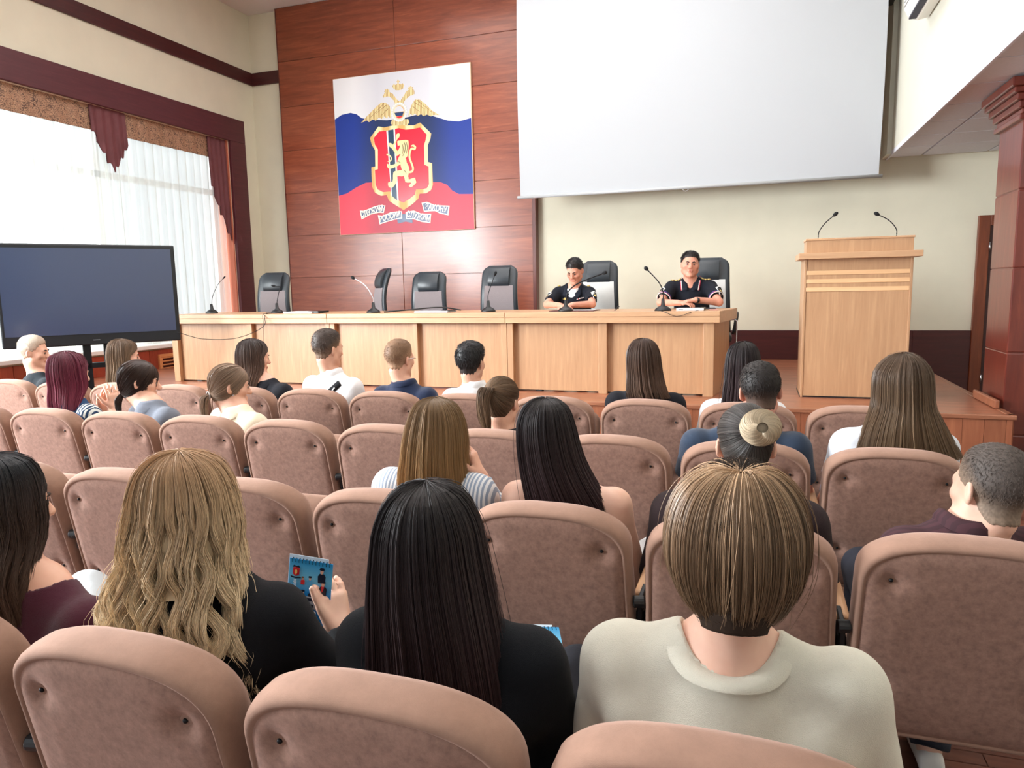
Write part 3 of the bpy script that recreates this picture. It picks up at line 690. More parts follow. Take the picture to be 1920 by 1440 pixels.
def skin(tone='fair'):
    if tone not in SKIN:
        q = NT('skin_'+tone); rgb = {'fair': (226, 178, 154), 'pink': (210, 150, 128), 'tan': (206, 152, 124), 'light': (234, 192, 170)}[tone]
        n = q.n('TexNoise'); n.inputs['Scale'].default_value = 26; n.inputs['Detail'].default_value = 4; q.l(q.coords(), n.inputs[0]); c = lin(rgb)
        q.l(q.ramp(n.outputs[0], [(.3, [c[0]*.93, c[1]*.86, c[2]*.84, 1]), (.7, c)]), q.b.inputs['Base Color'])
        q.b.inputs['Roughness'].default_value = .5; q.b.inputs['Subsurface Weight'].default_value = .12; q.b.inputs['Subsurface Radius'].default_value = (.012, .005, .003); q.b.inputs['Subsurface Scale'].default_value = .6
        SKIN[tone] = q.m
    return SKIN[tone]
def hand(S, w, d, n, side, curl=.5, k=.006, spread=.09, r=.0085, thumb=None, sc=1.):
    """w wrist, d direction of the fingers, n back-of-hand normal, side +1 when the thumb lies towards +(d x n)"""
    w, d, n = (np.array(v, float) for v in (w, d, n)); d /= np.linalg.norm(d); n -= d*(n @ d); n /= np.linalg.norm(n); t = np.cross(d, n)*side
    S.cone(w-d*.02, w+d*.02, .026*sc, .025*sc, .015, sq=(n, .72))
    for o in (-.026, -.009, .009, .026): S.cone(w+d*.015+t*o*.6, w+d*.082*sc+t*o*sc, .016*sc, .0125*sc, .012, sq=(n, .85))
    for i, (o, L) in enumerate(((.030, .070), (.010, .079), (-.010, .073), (-.029, .056))):
        a = w+d*.084*sc+t*o*sc; q = (1.5-i)*spread; v = d*math.cos(q)+t*math.sin(q); ang = curl*(.35+.06*i)
        segs = [(L*.46, ang), (L*.31, curl*.75), (L*.25, curl*.5)]; u = v; tot = 0
        for j, (l, da) in enumerate(segs):
            tot += da; u = v*math.cos(tot)-n*math.sin(tot); b = a+u*l*sc; S.cone(a, b, r*sc*(1-.08*j), r*sc*(.93-.1*j), .004); a = b
    a = w+d*.022+t*.022*sc; v = thumb if thumb is not None else d*.62+t*.7-n*.25; v = np.array(v, float)/np.linalg.norm(v)
    b = a+v*.045*sc; S.cone(a, b, .016*sc, .0115*sc, .012); v2 = v*.8+d*.5; v2 /= np.linalg.norm(v2); c = b+v2*.032*sc; S.cone(b, c, .011*sc, .0095*sc, .004); S.cone(c, c+v2*.024*sc, .0095*sc, .0075*sc, .004)
# ------------------------------------------------------------------ hair
HAIRM = {}
def hair_mat(name, root, tip, rough=.42, var=.3, spec=.35):
    if name in HAIRM: return HAIRM[name]
    q = NT(name); a = q.n('Attribute'); a.attribute_name = 'along'; b = q.n('Attribute'); b.attribute_name = 'strand'
    c = q.ramp(a.outputs['Fac'], [(.15, lin(root)), (.8, lin(tip))]); mr = q.n('MapRange'); mr.inputs[3].default_value = 1-var; mr.inputs[4].default_value = 1+var
    q.l(b.outputs['Fac'], mr.inputs[0]); hs = q.n('HueSaturation'); q.l(mr.outputs[0], hs.inputs['Value']); q.l(c, hs.inputs['Color']); q.l(hs.outputs[0], q.b.inputs['Base Color'])
    q.b.inputs['Roughness'].default_value = rough; q.b.inputs['Specular IOR Level'].default_value = spec
    HAIRM[name] = q.m; return q.m
def strands(P, r, mat, name, parent, taper=.35, shell=None, rnd=None, tipa=None):
    """P n x T x 3 centre lines -> three-sided tapering tubes, plus an optional inner shell grid (M x T x 3)"""
    n, T, _ = P.shape; d = np.gradient(P, axis=1); d /= np.linalg.norm(d, axis=2, keepdims=True)+1e-9
    ref = P-(np.median(P[:, 0], axis=0)-[0, 0, .1]); ref[:, :, 2] = np.maximum(ref[:, :, 2], .004); ref = ref/(np.linalg.norm(ref, axis=2, keepdims=True)+1e-9)+[.011, .017, 0]; a = np.cross(d, ref); a /= np.linalg.norm(a, axis=2, keepdims=True)+1e-9; b = np.cross(a, d)
    t = np.linspace(0, 1, T); rr = (r*(1-(1-taper)*np.clip((t-.6)/.4, 0, 1)**1.5))[None, :, None]
    if np.ndim(r) == 0: pass
    V = np.stack([P+rr*(math.cos(q)*a+math.sin(q)*b) for q in (0, 2.094, 4.189)], 2).reshape(-1, 3)
    base = (np.arange(n)[:, None]*T+np.arange(T-1)[None])*3; Q = []
    for k in range(3): k2 = (k+1) % 3; Q.append(np.stack([base+k, base+k2, base+3+k2, base+3+k], -1).reshape(-1, 4))
    Q = np.concatenate(Q); rnd = rng.random(n) if rnd is None else rnd
    at = np.repeat(np.tile(t, n), 3); st = np.repeat(np.repeat(rnd, T), 3)
    if shell is not None:
        M = shell.shape[0]; o = len(V); V = np.concatenate([V, shell.reshape(-1, 3)]); g = o+np.arange(M)[:, None]*T+np.arange(T)[None]
        gn = np.roll(g, -1, axis=0); Q = np.concatenate([Q, np.stack([g[:, :-1], gn[:, :-1], gn[:, 1:], g[:, 1:]], -1).reshape(-1, 4)])
        at = np.concatenate([at, np.tile(t, M)]); st = np.concatenate([st, np.full(M*T, .35)])
    return np_mesh(name, V, Q, mat, parent, True, {'along': at, 'strand': st})
def smooth_keys(keys, T):
    k = np.array(keys, float); L = np.r_[0, np.cumsum(np.linalg.norm(np.diff(np.c_[k[:, 0], k[:, 2]-0, (k[:, 3]+k[:, 4])/2], axis=0), axis=1))]; L /= L[-1]
    t = np.linspace(0, 1, T); out = np.zeros((T, 5))
    for j in range(5):
        m = np.gradient(k[:, j], L); i = np.clip(np.searchsorted(L, t, 'right')-1, 0, len(L)-2); h = L[i+1]-L[i]; u = (t-L[i])/h
        out[:, j] = (2*u**3-3*u**2+1)*k[i, j]+(u**3-2*u**2+u)*h*m[i]+(-2*u**3+3*u**2)*k[i+1, j]+(u**3-u**2)*h*m[i+1]
    return out
def long_hair(parent, c, yaw, keys, mat, n=2600, T=22, r=.0011, phim=112, hl=.06, wave=0., wf=2.5, clumps=90, clump=.5, depth=.10, seed=1, ragged=.12, shellf=.92, shellcut=.9, fly=40, phi0=180, name='hair'):
    """keys: (z, cx, cy, rx, ry) rings from the crown down, in the head's yawed frame; azimuth 0 is the back of the head"""
    g = np.random.default_rng(seed); K = smooth_keys(keys, T); tt = np.linspace(0, 1, T); pm = math.radians(phim)
    def lay(phi, fr, ph, ca, cut):
        s = tt[None]*cut[:, None]; k = [np.interp(s, tt, K[:, j]) for j in range(5)]; z = k[0]
        w = np.clip((hl+.025-z)/.09, 0, 1); w = w*w*(3-2*w); ap = np.abs(phi)[:, None]; pj = pm+.16*np.sin(phi*37)[:, None]*np.cos(phi*91)[:, None]; p = np.where(ap > pj, pj+(ap-pj)*(1-w), ap)*np.sign(phi)[:, None]
        cl = clump*(s**1.3); p = p+cl*ca[:, None]
        if wave:
            A = wave*np.clip(s*1.6-.35, 0, 1); p = p+A*np.sin(2*PI*wf*s+ph[:, None])/np.maximum(k[3], .05); f2 = 1+A*.8*np.cos(2*PI*wf*s+ph[:, None]*1.7)/np.maximum(k[3], .05)
        else: f2 = 1
        f = fr[:, None]*f2; return np.stack([k[1]+k[3]*f*np.sin(p), k[2]-k[4]*f*np.cos(p), z-.0*f], -1)
    phi = g.uniform(-PI, PI, n)*phi0/180; cid = g.uniform(-PI, PI, clumps); near = np.abs((phi[:, None]-cid[None]+PI) % (2*PI)-PI).argmin(1)
    ca = ((cid[near]-phi+PI) % (2*PI)-PI); ph = g.uniform(0, 2*PI, clumps)[near]+g.normal(0, .35, n); cf = g.normal(0, .02, clumps)[near]
    fr = 1-depth*g.random(n)**1.5+cf; cut = 1-ragged*g.random(n)*g.random(n); rnd = np.clip(g.normal(.5, .22, clumps)[near]*.45+.55*g.random(n), 0, 1)
    P = lay(phi, fr, ph, ca, cut)
    P[:, :, :2] += (g.normal(0, .0025, (n, 1, 2))*tt[None, :, None])
    if fly:
        F = P[g.integers(0, n, fly)].copy(); e = g.normal(0, 1, (fly, 1, 3))*np.array([.016, .010, .01]); F += e*(tt[None, :, None]**1.2)+ (F-np.array([0, 0, 0]))*(.04*g.random((fly, 1, 1)))
        P = np.concatenate([P, F]); rnd = np.r_[rnd, np.full(fly, .8)]
    M = 72; sp = np.linspace(-PI, PI, M, endpoint=False); sh = lay(sp, np.full(M, shellf), np.zeros(M), np.zeros(M), np.full(M, shellcut))
    R = np.array(Matrix.Rotation(math.radians(yaw), 3, 'Z')); c = np.array(c, float)
    return strands(P @ R.T+c, r, mat, name, parent, shell=sh @ R.T+c, rnd=rnd)
def scalp(parent, c, R, mat, thick=.012, back=-.07, top=None, temple=.03, front=.075, h=.005, sc=1., name='hair', ear=.012, strn=900, slen=.014, fade=.06, seed=1, sr=.0009, jag=.006):
    """cropped hair: the cranium thickened above a hairline that drops behind the ears; top = extra thickness on top"""
    g = np.random.default_rng(seed); S = SDF((-.13, -.17, -.16), (.13, .16, .19), h); I = np.eye(3)
    head_prims(S, (0, 0, 0), I, False, sc); S.cone((0, -.028, -.06), (0, -.04, -.17), .054*sc, .056*sc, .03)
    x, y, z = S.ax[0][:, None, None], S.ax[1][None, :, None], S.ax[2][None, None, :]
    phi = np.arctan2(np.abs(x), -y); zh = np.interp(np.degrees(phi), [0, 40, 62, 78, 100, 120, 140, 180], [back, back, back*.6, -.012, ear, temple, front-.008, front]).astype(F32)
    zh = zh+F32(jag)*np.sin(phi*F32(23)+np.sign(x)*F32(2))
    th = (thick*np.clip((z-zh)/fade, .1, 1)+(top or 0)*np.clip((z-.06)/.05, 0, 1)).astype(F32)
    S.D = np.maximum(S.D-th, zh-z).astype(F32); V, Q = S.mesh()
    ph = np.degrees(np.arctan2(np.abs(V[:, 0]), -V[:, 1])); al = np.clip((V[:, 2]-np.interp(ph, [0, 40, 62, 78, 100, 120, 140, 180], [back, back, back*.6, -.012, ear, temple, front-.008, front]))/.1, 0, 1)
    # short locks lying on the cap
    ok = np.where((al > .12))[0]; pick = ok[g.integers(0, len(ok), strn)]; p = V[pick]; nrm = p/np.linalg.norm(p*[1, .8, 1], axis=1, keepdims=True)
    d = np.stack([p[:, 0]*.6+g.normal(0, .02, strn), np.where(p[:, 2] > .09, .06, -.01)+g.normal(0, .02, strn), np.where(p[:, 2] > .09, -.01, -.06)+g.normal(0, .02, strn)], 1)
    d -= nrm*(d*nrm).sum(1, keepdims=True); d /= np.linalg.norm(d, axis=1, keepdims=True)+1e-9
    L = slen*np.clip(al[pick]*1.6, .3, 1)*g.uniform(.5, 1.2, strn); T = 4; t = np.linspace(0, 1, T)[None, :, None]
    P = p[:, None]+d[:, None]*L[:, None, None]*t+nrm[:, None]*(L[:, None, None]*.07*np.sin(t*2.4)-.0005)
    c = np.array(c, float); n, n4 = len(V), None
    o = strands(P @ R.T+c, sr, mat, name, parent, .3)
    me = o.data; base = len(me.vertices); V2 = V @ R.T+c; m0 = len(me.loops); p0 = len(me.polygons)
    me.vertices.add(n); co = np.empty((base+n)*3, F32); me.vertices.foreach_get('co', co); co = co.reshape(-1, 3); co[base:] = V2; me.vertices.foreach_set('co', co.ravel())
    me.loops.add(Q.size); li = np.empty(len(me.loops), np.int32); me.loops.foreach_get('vertex_index', li); li[m0:] = (Q+base).ravel(); me.loops.foreach_set('vertex_index', li)
    me.polygons.add(len(Q)); ls = np.empty(len(me.polygons), np.int32); me.polygons.foreach_get('loop_start', ls); ls[p0:] = m0+4*np.arange(len(Q)); me.polygons.foreach_set('loop_start', ls)
    for nm, val in (('along', al), ('strand', g.random(n)*.5)):
        a = np.empty(base+n, F32); me.attributes[nm].data.foreach_get('value', a); a[base:] = val; me.attributes[nm].data.foreach_set('value', a)
    if nm == 'strand':
        a = np.empty(base+n, F32); me.attributes['along'].data.foreach_get('value', a); a[:base] = np.repeat(al[pick], T*3); me.attributes['along'].data.foreach_set('value', a)
    me.update(calc_edges=True); me.polygons.foreach_set('use_smooth', [True]*len(me.polygons)); return o
def pulled_hair(parent, c, R, mat, tie, tail, n=1400, r=.0011, seed=1, thick=.012, low=-.12, tail_n=500, name='hair', tail_r=.03, wave=.01):
    """hair combed from the hairline over the skull to a tie point, then a hanging tail along the given points (all head local)"""
    g = np.random.default_rng(seed); T = 20; tie = np.array(tie, float)
    def rad(d):
        r_ = np.where(d[..., 2:3] < 0, [[.073, .094, .135]], [[.075, .096, .084]]); q = d/r_; return 1/np.sqrt((q**2).sum(-1, keepdims=True))
    cen = np.array([0, -.012, .035])
    phi = g.uniform(0, 2*PI, n); zz = np.interp(np.degrees(np.abs((phi+PI) % (2*PI)-PI)), [0, 50, 75, 95, 120, 180], [low, low*.8, -.02, .015, .035, .078])
    a = np.stack([.07*np.sin(phi), -.085*np.cos(phi)-.012, zz], 1)
    u = np.sqrt(g.random(n)); a = a*u[:, None]+(np.stack([.04*np.sin(phi), -.05*np.cos(phi), np.full(n, .13)], 1))*(1-u[:, None])
    a = a-cen; a /= np.linalg.norm(a, axis=1, keepdims=True); b = tie-cen; b /= np.linalg.norm(b)
    t = np.linspace(0, 1, T)[None, :, None]; om = np.arccos(np.clip((a*b).sum(1), -1, .999))[:, None, None]
    d = (np.sin((1-t)*om)*a[:, None]+np.sin(t*om)*b[None, None])/np.sin(om); d /= np.linalg.norm(d, axis=2, keepdims=True)
    lay = g.uniform(.35, 1, n)[:, None, None]
    P = cen+d*(rad(d)+thick*lay*np.sin(np.clip(.25+t*1.2, 0, 1.57)))
    lowm = np.clip((-.05-(P[:, :, 2:3]))/.05, 0, 1); P[:, :, 1:2] -= lowm*.004
    gs = np.linspace(-PI, PI, 60, endpoint=False); zz = np.interp(np.degrees(np.abs(gs)), [0, 50, 75, 95, 120, 180], [low, low*.8, -.02, .015, .035, .078])
    e = np.stack([.07*np.sin(gs), -.085*np.cos(gs)-.012, zz], 1)-cen; e /= np.linalg.norm(e, axis=1, keepdims=True)
    top = np.array([0, -.2, 1.0]); top /= np.linalg.norm(top); om = np.arccos(np.clip((e*top).sum(1), -1, .999))[:, None, None]
    sd = (np.sin((1-t)*om)*e[:, None]+np.sin(t*om)*top[None, None])/np.sin(om); sh = cen+sd*(rad(sd)+thick*.3)
    c = np.array(c, float); o = strands(P @ R.T+c, r, mat, name, parent, .8, shell=sh @ R.T+c, rnd=g.random(n))
    if tail is not None:
        q = np.array(catmull(tail, 6)); T2 = len(q); s = np.linspace(0, 1, T2); rr = tail_r*np.interp(s, [0, .12, .35, .8, 1], [.45, .8, 1, .8, .35])
        th = g.uniform(0, 2*PI, tail_n); ra = np.sqrt(g.random(tail_n)); ph = g.uniform(0, 6, tail_n)
        off = np.stack([np.cos(th)[:, None]*ra[:, None]*rr[None]+wave*s[None]*np.sin(7*s[None]+ph[:, None]*.3), np.sin(th)[:, None]*ra[:, None]*rr[None], 0*rr[None]+0*th[:, None]], -1)
        P2 = tie*0+q[None]+off; cut = 1-.15*g.random(tail_n); P2 = np.stack([np.stack([np.interp(s*k, s, P2[i, :, j]) for j in range(3)], 1) for i, k in enumerate(cut)])
        strands(P2 @ R.T+c, r*1.05, mat, 'ponytail', parent, .4)
    return o
# ------------------------------------------------------------------ a seated person
EYE_W = plain('eye_white', (150, 134, 126), .3); IRIS = plain('eye_iris', (46, 34, 28), .2)
DEN = {}
def cloth(name, rgb, fold=.35, rough=.85, sheen=.25, var=.06):
    if max(rgb) < 60: sheen = .04
    if name not in MATS: fabric(name, rgb, var, 9, 800, rough, sheen, fold)
    return MATS[name]
def person(name_label, root, rz, H, yaw=0, pitch=8, roll=0, sh=None, shw=.165, tone='fair', shirt=None, sleeve='short', neck='round', pants=None, shoes=(40, 40, 44), arms=None, h=.007, hs=.97, body_yaw=0, fold=.0028, seed=1, girth=1., jaw=1., seat=.535, nr=.07, group=None, brow=(50, 38, 32), seat_y=.34, kneedx=.0, top_cut=None, sleeve_end=.55, lips=True, trap=1., legs=None):
    """H head centre in the root's frame; the sitter faces local +y with the chair back at y=.12"""
    e = empty('person', root, rz, name_label, 'person', group)
    H = np.array(H, float); R = rot3(yaw, pitch, roll)
    if sh is None: sh = (H[0]*.8, .25, H[2]-.25)
    sh = np.array(sh, float); by = math.radians(body_yaw); ax = np.array([math.cos(by), math.sin(by), 0]); fw = np.array([-math.sin(by), math.cos(by), 0]); up = np.array([0, 0, 1.])
    Sh = {q: sh+ax*q*shw for q in (-1, 1)}
    hip = {q: np.array([q*.095, seat_y, seat]) for q in (-1, 1)}; knee = {q: np.array([q*(.12+kneedx), seat_y+.44, seat+.01]) for q in (-1, 1)}; ank = {q: np.array([q*.12, seat_y+.46, .10]) for q in (-1, 1)}
    for q in (legs or {}):
        for nm_, dd in (('hip', hip), ('knee', knee), ('ank', ank)):
            if nm_ in legs[q]: dd[q] = np.array(legs[q][nm_], float)
    A = {}
    for q in (-1, 1):
        el = Sh[q]+np.array([q*.055, .07, -.27]); ha = np.array([q*.10+sh[0]*.4, seat_y+.22, seat+.14])
        A[q] = dict(el=el, wr=ha, d=np.array([-q*.35, .9, -.25]), n=np.array([0, .25, 1.]), curl=.5)
        if arms and q in arms: A[q].update({k_: np.array(v_, float) if isinstance(v_, tuple) else v_ for k_, v_ in arms[q].items()})
    nb = H+R @ np.array([0, -.03, -.07]); nk = sh+fw*-.0+up*.065
    lo = np.minimum.reduce([H-.16, sh-.3, np.array([-.32, .05, 0])]+[A[q]['wr']-.2 for q in A]+[A[q]['el']-.1 for q in A]); lo = np.minimum(lo, np.minimum(knee[-1], knee[1])-.12); hi = np.maximum.reduce([knee[1]+.12, knee[-1]+.12, H+.16, sh+.3, np.array([.32, seat_y+.68, .7])]+[A[q]['wr']+.2 for q in A]+[A[q]['el']+.1 for q in A])
    lo[2] = -.01
    chest = sh+fw*.005-up*.12; belly = np.array([sh[0]*.5, (sh[1]+seat_y)/2+.015, (sh[2]+seat)/2-.06]); pel = np.array([0, seat_y-.02, seat+.03])
    def trunk(S, g, gs=0):
        G = girth
        S.ell(pel, (.165*G+g, .115+g, .115+g), .04); S.cone(pel, belly, .118*G+g, .112*G+g, .06, sq=(ax, 1.28)); S.cone(belly, chest, .112*G+g, .118+g, .06, sq=(ax, 1.3))
        S.cone(Sh[-1]*.86+sh*.14-up*.02, Sh[1]*.86+sh*.14-up*.02, .062+g, .062+g, .06)
        S.cone(nk-fw*.022-up*.035, chest-fw*.02, .072+g, .10+g, .05)
        for q in (-1, 1):
            S.cone(nk+up*.01*trap, Sh[q]*.8+sh*.2+up*.005, .046+g, .044+g, .045); S.cone(Sh[q]-up*.01, Sh[q]-up*.03, .056+g, .055+g, .04)
            S.cone(Sh[q]*.8+sh*.2-up*.09-fw*.03, chest-up*.05+ax*q*.06-fw*.04, .06+g, .06+g, .05)
    # --- skin: one continuous body
    S = SDF(lo, hi, h); head_prims(S, H, R, True, hs, jaw=jaw)
    S.cone(nb, nk-up*.03, .052*hs*(jaw+1)/2, .058*(jaw+1)/2, .03); trunk(S, -.014 if shirt else -.003)
    for q in (-1, 1):
        a = A[q]; cov = -.007 if sleeve == 'long' else (-.003 if shirt else 0)
        S.cone(Sh[q], a['el'], .047*girth+cov, .040+cov, .03); S.cone(a['el'], a['wr'], .040+cov, .028, .02)
        hand(S, a['wr'], a['d'], a['n'], -q*a.get('flip', 1), a['curl'], thumb=a.get('thumb'), spread=a.get('spread', .09))
        S.cone(hip[q], knee[q], .075, .055, .03); S.cone(knee[q], ank[q], .05, .036, .02); S.cone(ank[q]-up*.04, ank[q]+np.array([0, .13, -.065]), .036, .028, .02)
    V, Q = S.mesh(); body = np_mesh('body', V, Q, skin(tone), e)
    T = lambda p: H+R @ (np.array(p)*hs)
    for q in (-1, 1):
        m = MB(); p = T((q*.031, .0768, -.001)); rings = []
        for i in range(7):
            t = PI*i/6; rings.append([tuple(p+R @ (np.array([math.sin(t)*math.cos(u), math.cos(t), math.sin(t)*math.sin(u)])*.0128*hs)) for u in np.linspace(0, 2*PI, 12, endpoint=False)])
        ey = m.loft(rings, False, False).build('eye', EYE_W, e, True)
        c0 = T((q*.0305, .0900, -.0015)); rr = [tuple(c0+R @ np.array([.0064*math.cos(u), 0, .0058*math.sin(u)])) for u in np.linspace(0, 2*PI, 12, endpoint=False)]
        c1 = T((q*.0305, .0860, -.0015)); r2 = [tuple(c1+R @ np.array([.0064*math.cos(u), 0, .0058*math.sin(u)])) for u in np.linspace(0, 2*PI, 12, endpoint=False)]
        MB().loft([r2, rr]).build('iris', IRIS, ey, True)
        MB().tube([T((q*.018, .0875, .001)), T((q*.031, .0905, .0048)), T((q*.044, .083, .002))], [.001, .0022, .001], 6).build('eyelashes', plain('lash', (36, 26, 24), .6), ey, True)
        bm_ = plain('brow_%d_%d_%d' % brow, brow, .8)
        MB().tube([T((q*.014, .0925, .018)), T((q*.03, .0915, .0225)), T((q*.046, .079, .019))], [.0045, .0052, .003], 6).build('eyebrow', bm_, e, True)
    if lips:
        lm = plain('lips', (176, 92, 84), .45)
        MB().tube([T((-.026, .081, -.0655)), T((-.009, .0915, -.0625)), T((0, .092, -.0632)), T((.009, .0915, -.0625)), T((.026, .081, -.0655)), T((.011, .0905, -.0690)), T((-.011, .0905, -.0690))], [.0015, .003, .0025, .003, .0015, .0035, .0035], 6).build('mouth', lm, e, True)
    # --- trousers
    if pants:
        S = SDF(np.minimum((-.34, seat_y-.2, .05), np.minimum(knee[-1], knee[1])-.12), np.maximum((.34, seat_y+.62, .72), np.maximum(knee[-1], knee[1])+.12), .011); S.ell(pel-up*.005, (.172*girth, .12, .10), .03)
        for q in (-1, 1): S.cone(hip[q], knee[q], .084, .066, .03); S.cone(knee[q], ank[q]-np.array([0, 0, .03]), .064, .058, .02, clip=True)
        S.fold(.003, seed, 40); V, Q = S.mesh(); np_mesh('trousers', V, Q, cloth('denim_%d_%d_%d' % pants, pants), e)
        for q in (-1, 1):
            a = ank[q]; m = MB()
            prof = [(-.06, .034, .01), (-.045, .04, .085), (.0, .041, .09), (.05, .043, .07), (.12, .045, .05), (.17, .038, .03), (.188, .02, .015)]
            m.loft([[(a[0]-w, a[1]+y, .004), (a[0]-w, a[1]+y, z*.6), (a[0]-w*.5, a[1]+y, z), (a[0]+w*.5, a[1]+y, z), (a[0]+w, a[1]+y, z*.6), (a[0]+w, a[1]+y, .004)] for y, w, z in prof])
            so = m.build('shoe', plain('shoe_%d_%d_%d' % shoes, shoes, .6), e, True); ss = so.modifiers.new('smooth', 'SUBSURF'); ss.levels = ss.render_levels = 2
    # --- shirt
    if shirt:
        S = SDF(np.minimum(lo, sh-.4), hi, max(h, .006)); trunk(S, 0)
        if sleeve != 'none':
            for q in (-1, 1):
                a = A[q]
                if sleeve == 'long': S.cone(Sh[q], a['el'], .056*girth, .050, .035); S.cone(a['el'], a['wr']-(a['wr']-a['el'])*.06, .050, .036, .03, clip=True)
                else: S.cone(Sh[q], Sh[q]+(a['el']-Sh[q])*sleeve_end, .056*girth, .059*girth, .03, clip=True)
        if fold: S.fold(fold, seed+3)
        if neck == 'vee': S.cone(sh+fw*.02+up*.17, sh+fw*.15-up*.06, .08, .022, .01, 's')
        pass
        if neck == 'strap': S.D = np.maximum(S.D, S.ax[2][None, None, :]-F32(sh[2]-.09))
        else: S.cone(nk+up*.15, nk-up*.004, nr, nr*.95, .008, 's')
        V, Q = S.mesh(); sobj = np_mesh('shirt', V, Q, shirt, e)
        if neck in ('round', 'collar', 'polo'):
            bv = bvh_of(sobj); U = np.linspace(0, 2*PI, 40, endpoint=False)
            def surf(rr):
                z = []
                for u in U:
                    p = nk+(ax*math.cos(u)+fw*math.sin(u))*rr; h_ = bv.ray_cast(Vector((p[0], p[1], nk[2]+.16)), Vector((0, 0, -1)), .3); z.append(h_[0].z if h_[0] is not None else nk[2]-.03)
                z = np.clip(z, nk[2]-.035, nk[2]+.07)
                for _ in range(5): z = (np.roll(z, 1)+z+np.roll(z, -1))/3
                return z
            ring = lambda rr, z: [tuple(nk*[1, 1, 0]+(ax*math.cos(u)+fw*math.sin(u))*rr+[0, 0, z[i]]) for i, u in enumerate(U)]
            m = MB()
            if neck == 'round':
                za, zb = surf(nr+.026), surf(nr+.006); rs = [ring(nr+.027, za-.006), ring(nr+.026, za+.003), ring(nr+.012, (za+zb)/2+.0065), ring(nr-.001, zb+.0095), ring(nr-.004, zb+.0075), ring(nr-.004, zb-.012)]
            else:
                zb = surf(nr+.006); g_ = .034 if neck == 'collar' else .026; w_ = .003 if neck == 'collar' else .010
                rs = [ring(nr+.006+w_, zb-.008), ring(nr+.003+w_, zb+g_*.4), ring(nr-.004+w_*.5, zb+g_), ring(nr-.007, zb+g_), ring(nr-.006, zb-.012)]
            m.loft(rs, False, False).build('collar', shirt, e, True)
    return e, H, R, A, Sh, dict(sh=sh, nk=nk, chest=chest, fw=fw, ax=ax)
# ------------------------------------------------------------------ things laid onto cloth
def decal(e, name, bv, c, dirn, up, polys, off=.002, mat=None, thick=.0015):
    """flat outline(s) (2D, metres, x to the viewer's right when looking along dirn) pressed onto the cloth"""
    d = Vector(dirn).normalized(); up = Vector(up); up = (up-d*up.dot(d)).normalized(); rt = d.cross(up); c = Vector(c)
    m = MB(); h0 = bv.ray_cast(c-d*.3, d, .6); z0 = h0[3] if h0[0] is not None else .3
    def proj(x, y):
        p = c+rt*x+up*y-d*.3; h = bv.ray_cast(p, d, .6); z = min(h[3], z0+.03) if h[0] is not None else z0+.02; return p+d*(z-off)
    for poly in polys:
        n = len(poly); cx = sum(p[0] for p in poly)/n; cy = sum(p[1] for p in poly)/n
        mid = [proj((x+cx)/2, (y+cy)/2) for x, y in poly]; ed = [proj(x, y) for x, y in poly]; ce = proj(cx, cy); vs = [ce]+mid+ed; b = [v+d*(thick+off) for v in ed]
        vs += b
        fs = [(0, 1+i, 1+(i+1) % n) for i in range(n)]+[(1+i, 1+n+i, 1+n+(i+1) % n, 1+(i+1) % n) for i in range(n)]+[(1+n+i, 1+2*n+i, 1+2*n+(i+1) % n, 1+n+(i+1) % n) for i in range(n)]
        m.add([tuple(v) for v in vs], fs)
    return m.build(name, mat, e, True)
def strip_on(e, name, bv, pts, dirn, w, mat, off=.002):
    """a narrow band following points, pressed along dirn onto the cloth"""
    d = Vector(dirn).normalized(); P = [Vector(p) for p in catmull(pts, 10)]; m = MB(); L, Rr = [], []
    for i, p in enumerate(P):
        t = (P[min(i+1, len(P)-1)]-P[max(0, i-1)]).normalized(); s = t.cross(d).normalized()*w/2
        for lst, q in ((L, p-s), (Rr, p+s)):
            h = bv.ray_cast(q-d*.3, d, .7); lst.append((h[0] if h[0] is not None else q)-d*off)
    n = len(P); m.add([tuple(v) for v in L+Rr]+[tuple(v+d*.003) for v in L+Rr], [(i, i+1, n+i+1, n+i) for i in range(n-1)]+[(i, i+1, 2*n+i+1, 2*n+i) for i in range(n-1)]+[(n+i, n+i+1, 3*n+i+1, 3*n+i) for i in range(n-1)])
    return m.build(name, mat, e, True)
def child(e, nm): return next(o for o in e.children if o.name.split('.')[0] == nm)
# ------------------------------------------------------------------ cloth patterns
def striped(name, a, b, per, axis=0, duty=.5):
    q = NT(name); sp = q.n('SeparateXYZ'); q.l(q.coords(), sp.inputs[0]); nz = q.n('TexNoise'); nz.inputs['Scale'].default_value = 8; q.l(q.coords(), nz.inputs[0])
    m = q.n('Math', operation='MULTIPLY'); m.inputs[1].default_value = 1/per; q.l(sp.outputs[axis], m.inputs[0]); k = q.n('Math', operation='MULTIPLY_ADD'); k.inputs[1].default_value = 1.2; q.l(nz.outputs[0], k.inputs[0]); q.l(m.outputs[0], k.inputs[2])
    f = q.n('Math', operation='FRACT'); q.l(k.outputs[0], f.inputs[0]); g = q.n('Math', operation='GREATER_THAN'); g.inputs[1].default_value = duty; q.l(f.outputs[0], g.inputs[0])
    q.l(q.ramp(g.outputs[0], [(0, lin(a)), (1, lin(b))]), q.b.inputs['Base Color']); q.b.inputs['Roughness'].default_value = .85; return q.m
